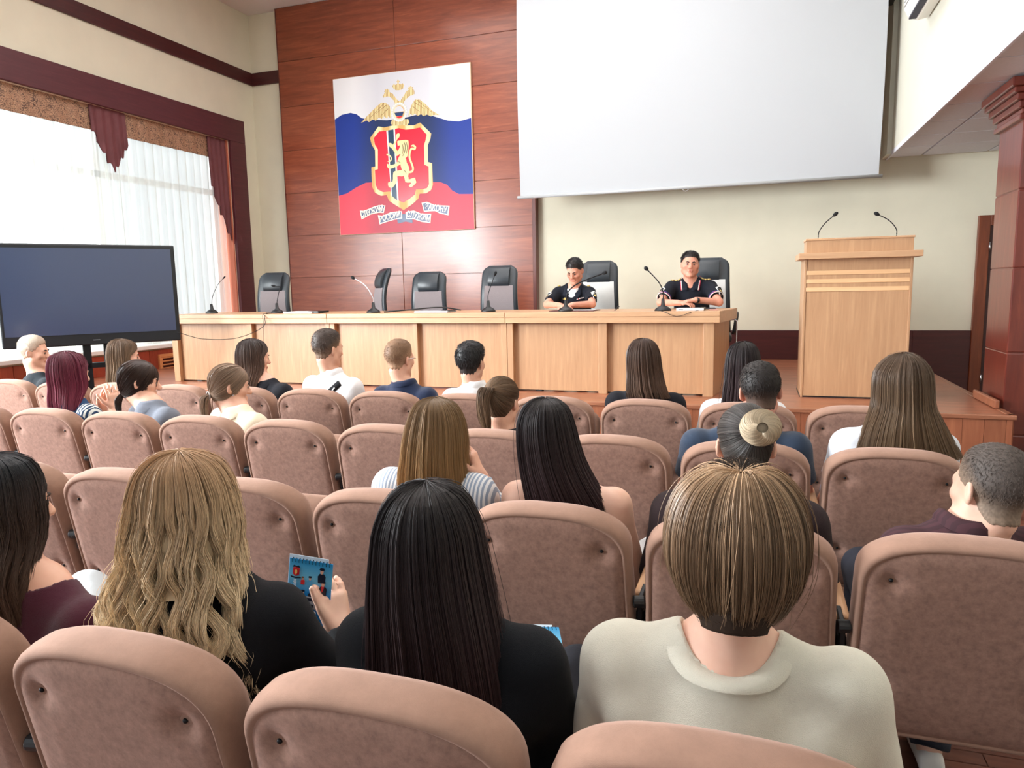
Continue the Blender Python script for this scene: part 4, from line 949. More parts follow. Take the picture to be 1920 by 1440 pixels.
def leafy(name):
    q = NT(name); co = q.coords(); v = q.n('TexVoronoi'); v.inputs['Scale'].default_value = 9; q.l(co, v.inputs['Vector'])
    w = q.n('TexWave'); w.inputs['Scale'].default_value = 16; w.inputs['Distortion'].default_value = 2
    ad = q.n('MixRGB', blend_type='ADD', i0=.55); q.l(co, ad.inputs[1]); q.l(v.outputs['Color'], ad.inputs[2]); q.l(ad.outputs[0], w.inputs['Vector'])
    c = q.ramp(w.outputs['Fac'], [(.42, lin((26, 58, 92))), (.5, lin((222, 226, 220)))]); v2 = q.n('TexVoronoi'); v2.inputs['Scale'].default_value = 6; q.l(co, v2.inputs['Vector'])
    sel = q.ramp(v2.outputs['Color'], [(.42, (0, 0, 0, 1)), (.5, (1, 1, 1, 1))]); mx = q.n('MixRGB'); q.l(sel, mx.inputs[0]); q.l(c, mx.inputs[1]); mx.inputs[2].default_value = lin((24, 64, 104)); q.l(mx.outputs[0], q.b.inputs['Base Color'])
    q.b.inputs['Roughness'].default_value = .85; return q.m
def root(row, k, dx=0): return (XC0+.008+PITCH*k+dx, ROWY[row]+.09, 0)
# ------------------------------------------------------------------ hair shapes (z, cx, cy, rx, ry)
def long_keys(rx=.092, bot=-.3, rb=.12, sx=0, top=.132, back=-.128, flare=None):
    k = [(top, 0, -.015, .003, .003), (top-.004, 0, -.018, .036, .04), (top-.026, 0, -.014, .068, .083), (.06, 0, -.012, rx*.94, .103), (.0, sx*.1, -.012, rx, .110), (-.07, sx*.3, -.013, rx*1.03, .108)]
    z = -.15
    while z > bot+.03:
        t = (z+.07)/(bot+.07); r = rx*1.03+(rb-rx*1.03)*t; ry = .10-.035*t; k.append((z, sx*t, back+ry, r, ry)); z -= .08
    ry = .06; k.append((bot, sx, back+ry, rb, ry)); return k
BR = hair_mat('hair_brown', (66, 48, 40), (98, 74, 60)); DK = hair_mat('hair_dark', (30, 25, 26), (48, 34, 34), .45); DKR = hair_mat('hair_dark_wine', (32, 26, 27), (56, 38, 40), .46)
LB = hair_mat('hair_light_brown', (98, 78, 62), (132, 108, 84)); BL = hair_mat('hair_wavy_blonde', (160, 128, 98), (238, 214, 176), .5, .42, .2); RED = hair_mat('hair_wine_red', (92, 36, 52), (122, 46, 66), .38)
BOB = hair_mat('hair_honey_bob', (112, 88, 62), (168, 132, 90), .4, .42); BOWL = hair_mat('hair_bowl_cut', (164, 134, 104), (116, 92, 70), .36, .5); LONGB = hair_mat('hair_long_brown', (84, 66, 52), (122, 98, 74), .38, .3)
OMB = hair_mat('hair_dark_to_brown', (24, 26, 32), (96, 74, 62), .35); GREY = hair_mat('hair_grey_streaked', (84, 80, 76), (60, 55, 54), .4, .6); BUN = hair_mat('hair_bun_ash', (176, 158, 132), (186, 168, 142), .4, .3)
CRD = hair_mat('crop_dark', (92, 70, 58), (34, 28, 26), .6, .25); CRB = hair_mat('crop_sandy', (176, 140, 112), (128, 98, 74), .6, .25); CRW = hair_mat('crop_fair', (190, 166, 148), (208, 196, 180), .6, .2); CRK = hair_mat('crop_black', (46, 38, 36), (24, 22, 24), .45, .25)
CRU = hair_mat('crop_undercut', (50, 38, 30), (40, 30, 24), .7, .3, .15); CRN = hair_mat('crop_brown_fade', (130, 106, 88), (72, 60, 54), .6, .35)
AUD = 'people seated in the audience rows'
# ---- last rows first: row closest to the stage
e, H, R, *_ = person('boy with shaved fair hair in a black tee, closest to the window', root(4, -10), 0, (-.09, .25, 1.115), -58, 4, 0, shirt=cloth('tee_black', (34, 40, 46)), pants=(40, 44, 60), group=AUD, body_yaw=-20, seed=1)
scalp(e, H, R, CRW, .007, -.05, .012, h=.006, strn=700, slen=.012)
e, H, R, *_ = person('girl with long light brown hair and a pale top, seated before the big display stand', root(4, -8), 0, (-.25, .27, 1.09), -42, 6, -4, sh=(-.13, .25, .85), shirt=cloth('top_sand', (222, 212, 192)), pants=(70, 80, 110), group=AUD, body_yaw=-12, seed=2)
long_hair(e, H, -42, long_keys(.095, -.28, .11, -.01), LB, 1300, 18, .0016, 104, seed=2, fly=24)
e, H, R, *_ = person('girl with shoulder length dark hair in a black top, turned toward the officers', root(4, -6), 0, (-.12, .25, 1.10), -34, 5, 0, sh=(-.03, .25, .87), shirt=cloth('top_black', (24, 25, 32)), sleeve='long', pants=(40, 44, 60), group=AUD, body_yaw=-14, seed=3)
long_hair(e, H, -34, long_keys(.096, -.22, .115), hair_mat('hair_dusk_brown', (56, 46, 44), (112, 86, 72), .38), 1300, 18, .0016, 106, seed=3, fly=16)
e, H, R, A, Sh, I = person('young man in a white shirt with a black strap across his back', root(4, -5), 0, (-.05, .25, 1.165), -22, 4, 0, sh=(-.03, .25, .92), shirt=cloth('shirt_white', (236, 236, 238), .5), neck='collar', pants=(40, 44, 60), group=AUD, body_yaw=-8, shw=.175, seed=4, h=.006)
scalp(e, H, R, CRN, .008, -.06, .012, h=.006, strn=900)
bv = bvh_of(child(e, 'shirt')); strip_on(e, 'bag_strap', bv, [(.07, .2, .955), (.0, .1, .88), (-.09, .1, .76), (-.15, .12, .66)], (0, 1, 0), .042, cloth('strap_black', (22, 22, 26)), .004)
strip_on(e, 'strap_stitch', bv, [(.018, .1, .905), (.006, .1, .886)], (0, 1, 0), .012, plain('stitch_white', (230, 230, 230), .7), .007)
strip_on(e, 'strap_stitch', bv, [(.040, .1, .925), (.028, .1, .906)], (0, 1, 0), .008, plain('stitch_white', (230, 230, 230), .7), .007)
e, H, R, *_ = person('sandy haired young man in a navy polo, seated before the middle desk section', root(4, -4), 0, (-.05, .26, 1.105), -16, 4, 0, sh=(-.02, .25, .87), shirt=cloth('polo_navy', (26, 38, 66)), neck='polo', pants=(50, 50, 60), group=AUD, body_yaw=-6, shw=.17, seed=5, h=.006)
scalp(e, H, R, CRB, .006, -.06, .008, h=.006, strn=700, slen=.01)
MB().tube([tuple(H+R @ np.array(p)) for p in ((.078, -.01, .005), (.074, .06, .012), (.05, .095, .008), (0, .1, .006), (-.05, .095, .008), (-.074, .06, .012), (-.078, -.01, .005))], .0018, 6).build('glasses_frame', chrome, e, True)
e, H, R, *_ = person('boy with short black hair in a white collared shirt before the middle desk', root(4, -3), 0, (-.08, .26, 1.09), -6, 3, 0, sh=(-.06, .25, .865), shirt=cloth('shirt_white', (236, 236, 238), .5), neck='collar', pants=(40, 44, 60), group=AUD, seed=6, shw=.155, h=.006)
scalp(e, H, R, CRK, .010, -.065, .010, h=.006, strn=1400, slen=.022)
e, H, R, *_ = person('girl with long brown hair in a black top, alone before the officers\' desk section', root(4, -1), 0, (-.06, .25, 1.115), -4, 5, 0, sh=(-.05, .25, .875), shirt=cloth('top_black', (24, 25, 32)), sleeve='long', pants=(40, 44, 60), group=AUD, seed=7, h=.006)
long_hair(e, H, 4, long_keys(.096, -.2, .118, .035), BR, 1600, 18, .0015, 118, seed=7, fly=16)
e, H, R, *_ = person('girl with dark brown hair and a white tee, half hidden by the man', root(4, 0), 0, (-.04, .25, 1.10), -4, 5, 0, shirt=cloth('tee_white', (238, 238, 240), .5), pants=(70, 80, 110), group=AUD, seed=8, h=.006)
long_hair(e, H, 4, long_keys(.092, -.22, .11), DKR, 1300, 18, .0015, 112, seed=8, fly=14)
# ---- third row
e, H, R, A, Sh, I = person('person with wine red hair and a leaf patterned blue shirt, hands raised', root(3, -7), 0, (-.14, .25, 1.095), -14, 8, 3, sh=(-.13, .25, .865), shirt=leafy('leaf_print'), pants=(40, 44, 60), group=AUD, body_yaw=-16, seed=9, h=.006, sleeve_end=.8,
    arms={1: dict(el=(.06, .40, .66), wr=(-.07, .47, .85), d=(-.15, .1, 1), n=(1, -.2, .1), curl=.3), -1: dict(el=(-.30, .40, .66), wr=(-.18, .48, .84), d=(.25, .1, 1), n=(-1, -.1, .2), curl=.4)})
long_hair(e, H, -14, long_keys(.098, -.20, .112, .03), RED, 1800, 18, .0014, 116, seed=9, fly=20, clumps=60)
ph = MB().box(-.035, .035, -.004, .004, -.05, .05).build('smartphone', black_plastic, None, bevel=.004); ph.location = (-3.795, 3.425, .925); ph.rotation_euler = (.25, .3, .35); tag(ph, 'black smartphone held up by the person with wine red hair', 'phone')
e, H, R, *_ = person('girl in a grey tee with dark hair tied low, seen in profile', root(3, -6), 0, (-.15, .26, 1.06), -46, 8, 0, sh=(-.06, .25, .868), shirt=cloth('tee_grey', (108, 114, 126), .5), pants=(60, 70, 100), group=AUD, body_yaw=-20, seed=10, h=.006)
pulled_hair(e, H, R, hair_mat('hair_dark_brown', (62, 44, 36), (50, 36, 32), .36), (0, -.085, -.075), [(0, -.085, -.075), (.0, -.10, -.11), (.0, -.10, -.15), (.01, -.09, -.19)], 1500, .0013, seed=10, tail_n=260, tail_r=.02, thick=.02)
e, H, R, *_ = person('girl in a cream top with ash blonde hair in a low ponytail', root(3, -5), 0, (-.05, .26, 1.05), -42, 7, 0, sh=(0, .25, .86), shirt=cloth('top_cream', (232, 218, 192), .4), pants=(90, 100, 130), group=AUD, body_yaw=-20, seed=11, h=.006)
pulled_hair(e, H, R, hair_mat('hair_ash_blonde', (136, 112, 94), (150, 126, 106), .42), (0, -.095, -.045), [(0, -.095, -.045), (0, -.125, -.07), (0, -.125, -.13), (.0, -.115, -.19)], 1500, .0013, seed=11, tail_n=300, tail_r=.024, thick=.016)
MB().tube([tuple(H+R @ np.array((.02*math.cos(t), -.108+.006*math.cos(t), -.055+.02*math.sin(t)))) for t in np.linspace(0, 2*PI, 13)], .005, 6).build('hair_tie', plain('tie_grey', (150, 140, 134), .8), e, True)
MB().tube([tuple(H+R @ np.array((.082, .004, -.038-.006*i))) for i in range(2)], .003, 6).build('earring', chrome, e, True)
e, H, R, *_ = person('small girl with a high brown ponytail between the honey bob and the navy polo', root(3, -2), 0, (-.06, .26, 1.01), -6, 10, 0, hs=.93, sh=(-.05, .26, .80), shirt=cloth('top_black', (24, 25, 32)), pants=(40, 44, 60), group=AUD, seed=12, shw=.145, h=.006)
pulled_hair(e, H, R, hair_mat('hair_pony_brown', (96, 74, 58), (120, 96, 74), .38, .36), (-.015, -.10, .055), [(-.015, -.10, .055), (-.018, -.135, .065), (-.022, -.15, .02), (-.018, -.145, -.06), (-.01, -.13, -.15)], 1700, .0012, seed=12, tail_n=600, tail_r=.034, thick=.012)
e, H, R, *_ = person('man with cropped dark hair in a dark blue tee, broad shouldered', root(3, 0), 0, (.045, .26, 1.095), 6, 10, -3, sh=(-.01, .25, .865), shirt=cloth('tee_slate', (44, 58, 78), .4), pants=(40, 44, 60), group=AUD, seed=13, shw=.20, girth=1.08, tone='pink', h=.006, trap=1.5)
scalp(e, H, R, CRD, .006, -.075, .006, h=.005, strn=1500, slen=.011, jag=.002)
e, H, R, *_ = person('girl with very long straight brown hair over a white shirt, aisle end', root(3, 1), 0, (.05, .25, 1.135), 2, 4, 0, sh=(.03, .25, .895), shirt=cloth('shirt_ice', (226, 232, 240), .5), pants=(70, 80, 110), group=AUD, seed=14, h=.006, shw=.17)
long_hair(e, H, 6, long_keys(.106, -.27, .19, .02), LONGB, 7000, 18, .0007, 122, seed=14, fly=30, clumps=140, clump=.4)
# ---- second row
e, H, R, A, Sh, I = person('girl with a honey brown bob in a blue striped shirt, chin on her hand', root(2, -2), 0, (.05, .26, 1.055), -8, 8, 5, sh=(.03, .26, .865), shirt=striped('stripe_shirt', (150, 164, 184), (230, 232, 234), .013), sleeve='long', neck='none', pants=(70, 80, 110), group=AUD, seed=15, h=.006,
    arms={1: dict(el=(.23, .42, .70), wr=(.175, .33, .90), d=(-.35, -.05, 1), n=(.8, .1, .3), curl=.9)})
long_hair(e, H, 2, [(.133, 0, -.015, .003, .003), (.129, 0, -.018, .036, .04), (.108, 0, -.014, .07, .085), (.06, 0, -.012, .092, .108), (0, -.004, -.014, .105, .118), (-.07, -.008, -.016, .11, .122), (-.13, -.012, -.018, .118, .12), (-.175, -.014, -.02, .118, .112)], BOB, 7000, 18, .0007, 116, seed=15, fly=40, clumps=120, clump=.35, ragged=.16)
e, H, R, *_ = person('girl with long black hair and bare shoulders', root(2, -1), 0, (-.09, .26, 1.065), 8, 8, 4, sh=(-.03, .27, .865), shirt=cloth('strap_top', (40, 32, 40)), sleeve='none', neck='strap', pants=(196, 198, 200), group=AUD, seed=16, tone='light', h=.006, kneedx=.1, fold=.001)
long_hair(e, H, 14, [(.133, 0, -.015, .003, .003), (.129, 0, -.018, .036, .04), (.108, 0, -.014, .07, .085), (.06, 0, -.012, .09, .105), (0, .006, -.012, .098, .112), (-.07, .02, -.014, .106, .112), (-.14, .045, -.03, .118, .10), (-.21, .075, -.045, .132, .085), (-.28, .10, -.055, .135, .07)], DKR, 7000, 18, .0007, 114, seed=16, fly=40, clumps=110, clump=.6, ragged=.2)
e, H, R, *_ = person('woman with grey streaked hair in a pale bun, wearing a dark brown top', root(2, 0), 0, (.0, .27, 1.07), 8, 10, 0, sh=(-.02, .26, .855), shirt=cloth('top_umber', (50, 38, 40), .4), sleeve='short', sleeve_end=.85, pants=(40, 40, 48), group=AUD, seed=17, h=.006, shw=.19, girth=1.12)
pulled_hair(e, H, R, GREY, (.012, -.105, .045), None, 4200, .0008, seed=17, thick=.014)
g = np.random.default_rng(5); n, T = 900, 26; th0 = g.uniform(0, 2*PI, n); t = np.linspace(0, 1, T)[None]; rr = .012+.040*np.sin(PI*np.clip(t*.9+.08, 0, 1))*np.sqrt(g.uniform(.75, 1, n))[:, None]; th = th0[:, None]+t*2.4; dep = .034*np.cos(PI*(t*.9+.05))*np.ones((n, 1))
P = np.stack([.026+rr*np.cos(th)*1.08, -.125-(-dep*.9), .058+rr*np.sin(th)*1.0], -1); me_ = MB()
strands(P @ R.T+H, .0013, BUN, 'hair_bun', e, .7)
S_ = SDF((-.1, -.22, -.05), (.12, 0, .16), .006); S_.ell((.026, -.125, .058), (.044, .024, .041)); V, Q = S_.mesh(); np_mesh('bun_core', V @ R.T+H, Q, BUN, child(e, 'hair_bun'))
e, H, R, *_ = person('boy with cropped greying brown hair in a ribbed maroon polo, last chair by the aisle', root(2, 1), 0, (.105, .25, .985), 29, 2, 6, sh=(.06, .25, .815), shirt=striped('polo_maroon', (66, 34, 42), (54, 26, 34), .02, 1), neck='polo', sleeve_end=.75, pants=(40, 42, 52), shoes=(216, 214, 210), group=AUD, seed=18, h=.005, body_yaw=14, shw=.165, tone='light', brow=(70, 56, 46),
    legs={-1: dict(ank=(-.12, .50, .10)), 1: dict(ank=(.06, .50, .10))})
scalp(e, H, R, hair_mat('crop_ash', (150, 130, 112), (84, 74, 68), .6, .4), .006, -.075, .008, h=.005, strn=5000, slen=.007, sr=.0004, fade=.09, jag=.001)
# ---- first row
e, H, R, *_ = person('girl with near black hair turning brown, maroon top, pale ripped jeans', root(1, -3), 0, (-.165, .27, 1.04), -20, 6, 0, sh=(-.09, .30, .76), shirt=cloth('top_maroon', (74, 28, 44), .4), neck='none', pants=(206, 216, 222), group=AUD, seed=19, h=.006, body_yaw=-8,
    legs={-1: dict(knee=(-.44, .70, .60), ank=(-.1, .8, .30))})
long_hair(e, H, -4, long_keys(.088, -.40, .115, -.02, back=-.135), OMB, 8000, 24, .0006, 124, wave=.014, wf=2.6, seed=19, fly=30, clumps=70, clump=.7)
e, H, R, A20, *_ = person('girl with long wavy blonde hair in a black jacket, holding a pocket calendar', root(1, -2), 0, (-.115, .27, 1.075), 0, 10, 0, sh=(-.08, .29, .85), shirt=cloth('jacket_black', (15, 16, 21), .12), sleeve='long', neck='none', pants=(40, 44, 60), group=AUD, seed=20, h=.0048, shw=.17, tone='light',
    arms={1: dict(el=(.20, .38, .62), wr=(.108, .498, .715), d=(-.36, .22, .9), n=(.8, -.52, .2), curl=.55, thumb=(-.5, -.12, .95), spread=.04)})
long_hair(e, H, 2, [(.135, 0, -.015, .003, .003), (.131, 0, -.018, .04, .042), (.108, 0, -.014, .078, .088), (.06, 0, -.012, .103, .11), (0, -.002, -.014, .116, .12), (-.07, -.006, -.018, .124, .122), (-.15, -.02, -.025, .15, .112), (-.23, -.025, -.038, .182, .100), (-.30, -.01, -.05, .18, .09), (-.37, .04, -.06, .15, .08)], BL, 12000, 30, .00062, 118, wave=.020, wf=4.6, seed=20, fly=300, clumps=75, clump=.92, ragged=.3, depth=.18, shellf=.84, shellcut=.62)
e, H, R, A21, *_ = person('girl with long straight black hair in a black jacket', root(1, -1), 0, (-.05, .27, 1.05), -2, 9, 0, sh=(-.03, .29, .83), shirt=cloth('jacket_ink', (15, 18, 23), .12), sleeve='long', neck='none', pants=(30, 32, 40), group=AUD, seed=21, h=.006, shw=.185)
long_hair(e, H, 4, [(.133, 0, -.015, .003, .003), (.129, 0, -.018, .036, .04), (.108, 0, -.014, .07, .088), (.06, 0, -.012, .096, .112), (0, 0, -.012, .107, .118), (-.07, .002, -.014, .118, .118), (-.15, .01, -.026, .128, .108), (-.23, .018, -.04, .136, .096), (-.31, .026, -.05, .138, .084), (-.40, .03, -.058, .13, .076)], DKR, 11000, 24, .0006, 116, seed=21, fly=120, clumps=160, clump=.45, ragged=.12)
e, H, R, A22, Sh22, I22 = person('boy with a parted bowl cut in a pale cream tee', root(1, 0), 0, (.0, .26, 1.125), 0, 12, 0, sh=(-.01, .28, .875), nr=.086, shirt=cloth('tee_cream', (216, 212, 196), .25, .9), neck='round', pants=(60, 64, 70), group=AUD, seed=22, h=.005, shw=.195, girth=1.05, tone='light', sleeve_end=.8, fold=.0045)
long_hair(e, H, 0, [(.127, .004, -.062, .002, .002), (.132, .004, -.05, .028, .028), (.122, .002, -.026, .060, .070), (.092, 0, -.015, .09, .098), (.05, 0, -.012, .108, .115), (0, 0, -.013, .113, .118), (-.045, 0, -.016, .108, .112), (-.08, 0, -.022, .092, .101), (-.11, 0, -.028, .07, .084)], BOWL, 13000, 20, .0006, 124, seed=22, fly=120, clumps=200, clump=.6, ragged=.55, depth=.13, shellf=.9, hl=.04)
scalp(e, H, R, CRU, .014, -.138, None, h=.005, strn=6000, slen=.028, sr=.0006, name='undercut', temple=-.01, ear=-.02, front=.02, jag=0, fade=.03)
# ------------------------------------------------------------------ emblem board on the cherry panel
def words(txt, h, mat, name, parent, M, depth=.0012, squeeze=1., bold=.0):
    cu = bpy.data.curves.new('t', 'FONT'); cu.body = txt; cu.align_x = 'CENTER'; cu.size = h/.73; cu.extrude = depth; cu.offset = bold
    o = bpy.data.objects.new('t', cu); COL.objects.link(o); bpy.context.view_layer.update()
    me = bpy.data.meshes.new_from_object(o.evaluated_get(bpy.context.evaluated_depsgraph_get())); bpy.data.objects.remove(o)
    me.transform(M @ Matrix.Diagonal((squeeze, 1, 1, 1))); me.materials.clear(); return link(name, me, mat, parent)
EM = {
'white': [(-1121,1153),(1096,1137),(1091,395),(911,366),(748,389),(584,446),(418,507),(292,518),(77,491),(-227,481),(-512,515),(-645,546),(-731,611),(-832,639),(-980,624),(-1110,568)],
'blue': [(-1110,568),(-980,624),(-832,639),(-731,611),(-645,546),(-512,515),(-227,481),(77,491),(292,518),(418,507),(584,446),(748,389),(911,366),(1096,395),(1100,-652),(880,-640),(778,-587),(697,-498),(594,-455),(467,-447),(-6,-436),(-491,-387),(-626,-388),(-789,-446),(-954,-525),(-1100,-553)],
'red': [(-1100,-553),(-954,-525),(-789,-446),(-626,-388),(-491,-387),(-6,-436),(467,-447),(594,-455),(697,-498),(778,-587),(880,-640),(1100,-652),(1102,-1140),(-1101,-1139)],
'shield': [(-374,403),(-276,381),(-143,398),(-23,416),(94,378),(201,369),(304,401),(475,234),(460,161),(412,72),(410,-161),(473,-179),(476,-485),(442,-558),(366,-597),(258,-599),(234,-670),(134,-741),(-12,-820),(-151,-735),(-248,-672),(-282,-587),(-378,-593),(-476,-543),(-521,-453),(-520,-172),(-453,-163),(-446,72),(-497,152),(-521,250)],
'field': [(-362,332),(-234,331),(-37,352),(70,320),(199,322),(301,332),(403,225),(383,149),(355,77),(353,-195),(416,-223),(413,-472),(379,-526),(314,-537),(203,-535),(178,-609),(93,-662),(-7,-710),(-126,-665),(-179,-618),(-219,-538),(-342,-541),(-429,-497),(-459,-427),(-460,-215),(-410,-205),(-396,78),(-442,148),(-459,245)],
'wstripe': [(-243,331),(-102,346),(-87,-685),(-204,-597)], 'bstripe': [(-216,333),(-126,342),(-111,-674),(-192,-608)],
'mane': [(-71,166),(-1,176),(96,172),(114,133),(105,40),(86,-53),(31,-87),(-12,-65),(-31,-16),(-65,-33),(-98,-40),(-107,-1),(-50,51),(-26,106),(-65,106)],
'torso': [(-32,-26),(53,-79),(72,-147),(102,-205),(106,-263),(74,-355),(20,-342),(-9,-255),(-28,-187),(-37,-139),(-79,-117),(-55,-62)],
'armup': [(-86,-31),(-148,55),(-184,90),(-218,121),(-203,154),(-166,146),(-135,115),(-77,38),(-48,-5)],
'staff': [(-145,116),(-83,201),(-89,249),(-55,276),(-23,266),(-34,220),(-66,194),(-122,104)],
'armlow': [(-35,-101),(-125,-152),(-191,-162),(-245,-140),(-251,-172),(-226,-212),(-160,-210),(-60,-175),(-4,-141)],
'leg': [(13,-253),(-85,-250),(-152,-274),(-169,-397),(-242,-408),(-238,-470),(-173,-485),(-103,-401),(-93,-329),(9,-332)],
'foot': [(20,-333),(89,-347),(101,-386),(188,-367),(208,-411),(211,-444),(133,-500),(93,-475),(135,-435),(38,-420)],
'wingl': [(-664,477),(-554,566),(-393,684),(-314,733),(-237,725),(-174,673),(-157,587),(-171,504),(-203,535),(-226,503),(-273,537),(-309,503),(-357,530),(-414,488),(-457,516),(-525,478),(-557,506)],
'wingr': [(120,497),(141,578),(181,658),(237,726),(310,719),(402,646),(504,545),(616,476),(522,485),(480,470),(418,501),(365,484),(324,515),(270,496),(229,533),(185,509),(165,539)],
'heads': [(-86,702),(-137,781),(-201,811),(-266,803),(-276,826),(-242,866),(-187,873),(-123,845),(-98,814),(-41,744),(2,736),(74,816),(103,850),(158,876),(217,870),(231,810),(197,791),(158,784),(110,757),(47,695),(84,639),(-121,649)],
'crown': [(-94,901),(-118,946),(-100,972),(-64,959),(-35,969),(-34,993),(-51,1008),(-34,1009),(-33,1026),(-11,1024),(-12,1007),(7,1005),(-13,991),(-14,967),(22,956),(51,971),(71,940),(52,897),(8,878),(-56,882)],
'tail': [(-140,482),(119,465),(134,412),(94,382),(-133,394),(-168,429)],
'rib1w': [(-745,-789),(-670,-796),(-509,-746),(-418,-727),(-311,-737),(-343,-846),(-423,-838),(-560,-855),(-723,-924)], 'rib1': [(-725,-803),(-662,-809),(-505,-760),(-414,-741),(-329,-749),(-356,-832),(-423,-824),(-563,-841),(-708,-901)],
'rib2w': [(-443,-872),(-358,-886),(-222,-838),(-41,-834),(-41,-940),(-161,-952),(-296,-979),(-420,-1011)], 'rib2': [(-423,-889),(-354,-900),(-218,-852),(-55,-847),(-56,-926),(-165,-938),(-299,-965),(-406,-992)],
'rib3w': [(20,-850),(152,-834),(279,-888),(434,-896),(416,-1029),(275,-1005),(146,-959),(24,-953)], 'rib3': [(35,-863),(151,-849),(274,-901),(416,-908),(401,-1013),(280,-990),(151,-945),(38,-940)],
'rib4w': [(285,-730),(372,-721),(498,-775),(729,-797),(706,-930),(578,-901),(495,-859),(319,-860)], 'rib4': [(304,-742),(371,-736),(493,-788),(710,-809),(690,-912),(583,-886),(499,-846),(330,-845)],
'fold': [(-127,-940),(-47,-876),(41,-880),(125,-952),(127,-1014),(14,-989),(-115,-1011)]}
def smooth_poly(p, n=4): return [tuple(q) for q in catmull([p[-1]]+p+[p[0]], n)[n:-n]] if n > 1 else p
def print_mat(name, a, b, sc=1.6):
    q = NT(name); w = q.n('TexWave'); w.inputs['Scale'].default_value = sc; w.inputs['Distortion'].default_value = 1.5; q.l(q.coords((1, 1, .35)), w.inputs['Vector'])
    q.l(q.ramp(w.outputs['Fac'], [(.25, lin(a)), (.75, lin(b))]), q.b.inputs['Base Color']); q.b.inputs['Roughness'].default_value = .42; q.b.inputs['Specular IOR Level'].default_value = .35; return q.m
em = empty('emblem_board', (-4.97, YB-.106, 3.53), 0, 'large emblem board with tricolour flag, golden eagle and red lion shield on the wood panel', 'emblem board')
gold = print_mat('emblem_gold', (206, 164, 96), (240, 218, 168), 1.2); lion_gold = plain('lion_gold', (238, 218, 160), .3); eagle_gold = print_mat('eagle_gold', (168, 134, 78), (236, 216, 166), 14); blk = plain('emblem_line', (40, 34, 24), .4)
P_W = print_mat('flag_white', (206, 206, 214), (236, 236, 240), .13); P_B = print_mat('flag_blue', (14, 38, 84), (18, 50, 140), .13); P_R = print_mat('flag_red', (180, 58, 76), (228, 66, 86), .13); P_F = plain('shield_red', (226, 30, 58), .25); P_N = plain('ribbon_blue', (26, 56, 104), .3); P_I = plain('ribbon_ivory', (240, 232, 212), .3); P_S = plain('stripe_navy', (18, 54, 84), .3)
MB().box(-1.108, 1.108, -.03, .0, -1.145, 1.145).build('board', plain('board_edge', (216, 190, 160), .5), em, bevel=.003)
def lay(key, y, mat, name, parent=None, sm=4, th=.0015):
    p = [(a/1000, b/1000) for a, b in (smooth_poly(EM[key], sm) if sm > 1 else EM[key])]
    p = [(max(-1.103, min(1.103, a)), max(-1.14, min(1.14, b))) for a, b in p]
    return MB().prism(p, -.03-y-th, -.03-y+.0006).build(name, mat, parent or em)
fl = lay('white', .0005, P_W, 'flag_white_band', sm=1); lay('blue', .0005, P_B, 'flag_blue_band', sm=1); lay('red', .0005, P_R, 'flag_red_band', sm=1)
sh_ = lay('shield', .0025, gold, 'shield', sm=1); lay('field', .0045, P_F, 'shield_field', sh_, 1); lay('wstripe', .006, plain('stripe_white', (240, 236, 236), .3), 'white_stripe', sh_, 1); lay('bstripe', .0075, P_S, 'navy_stripe', sh_, 1)
li = MB().prism([(a/1000, b/1000) for a, b in smooth_poly(EM['torso'])], -.0405, -.039).build('lion', lion_gold, em)
for k in ('mane', 'armup', 'armlow', 'leg', 'foot', 'staff'): lay(k, .0098+.0007*len(li.children), lion_gold, {'mane': 'lion_head', 'armup': 'lion_foreleg', 'armlow': 'lion_foreleg', 'leg': 'lion_hind_leg', 'foot': 'lion_hind_leg', 'staff': 'spade'}[k], li, 3)
def band(pts, w, y, mat, name, parent):
    c = [Vector((a[0], 0, a[1]))/1000 for a in catmull(pts, 5)]; m = MB(); L = []; Rr = []
    for i, p in enumerate(c):
        t = (c[min(i+1, len(c)-1)]-c[max(0, i-1)]).normalized(); s = Vector((-t.z, 0, t.x))*w/2*(1 if i < len(c)-4 else .6); L.append(p-s); Rr.append(p+s)
    n = len(c); vs = [(v.x, -.03-y, v.z) for v in L+Rr]+[(v.x, -.03-y+.002, v.z) for v in L+Rr]
    m.add(vs, [(i, i+1, n+i+1, n+i) for i in range(n-1)]+[(i, i+1, 2*n+i+1, 2*n+i) for i in range(n-1)]+[(n+i, n+i+1, 3*n+i+1, 3*n+i) for i in range(n-1)]); return m.build(name, mat, parent)
band([(105, -287), (157, -275), (172, -229), (147, -152), (122, -75), (132, 0), (162, 45), (204, 36), (220, 61), (189, 86), (155, 83)], .03, .0165, lion_gold, 'lion_tail', li)
band([(-250, -6), (-196, -29), (-174, -72), (-197, -105), (-237, -110)], .02, .017, lion_gold, 'sickle', li)
for pts in ([(40, 150), (60, 80), (40, 0), (10, -50)], [(80, 140), (92, 60), (70, -20)], [(10, 120), (25, 50), (5, -20)], [(-60, -120), (-40, -134), (-20, -145)], [(30, -250), (45, -275), (60, -300)]): band(pts, .007, .018, blk, 'lion_line', li)
eg = lay('heads', .003, eagle_gold, 'eagle')
for k, nm in (('wingl', 'eagle_wing'), ('wingr', 'eagle_wing'), ('crown', 'eagle_crown'), ('tail', 'eagle_tail')): lay(k, .0055 if k == 'tail' else .004, eagle_gold, nm, eg, 1)
for sx, pts in ((-1, [(-230, 690), (-400, 590)]), (-1, [(-200, 640), (-330, 545)]), (-1, [(-260, 720), (-500, 540)]), (1, [(220, 690), (390, 580)]), (1, [(190, 640), (310, 545)]), (1, [(270, 715), (500, 525)])): band(pts, .008, .0065, plain('feather_line', (128, 96, 50), .4), 'feather_line', eg)
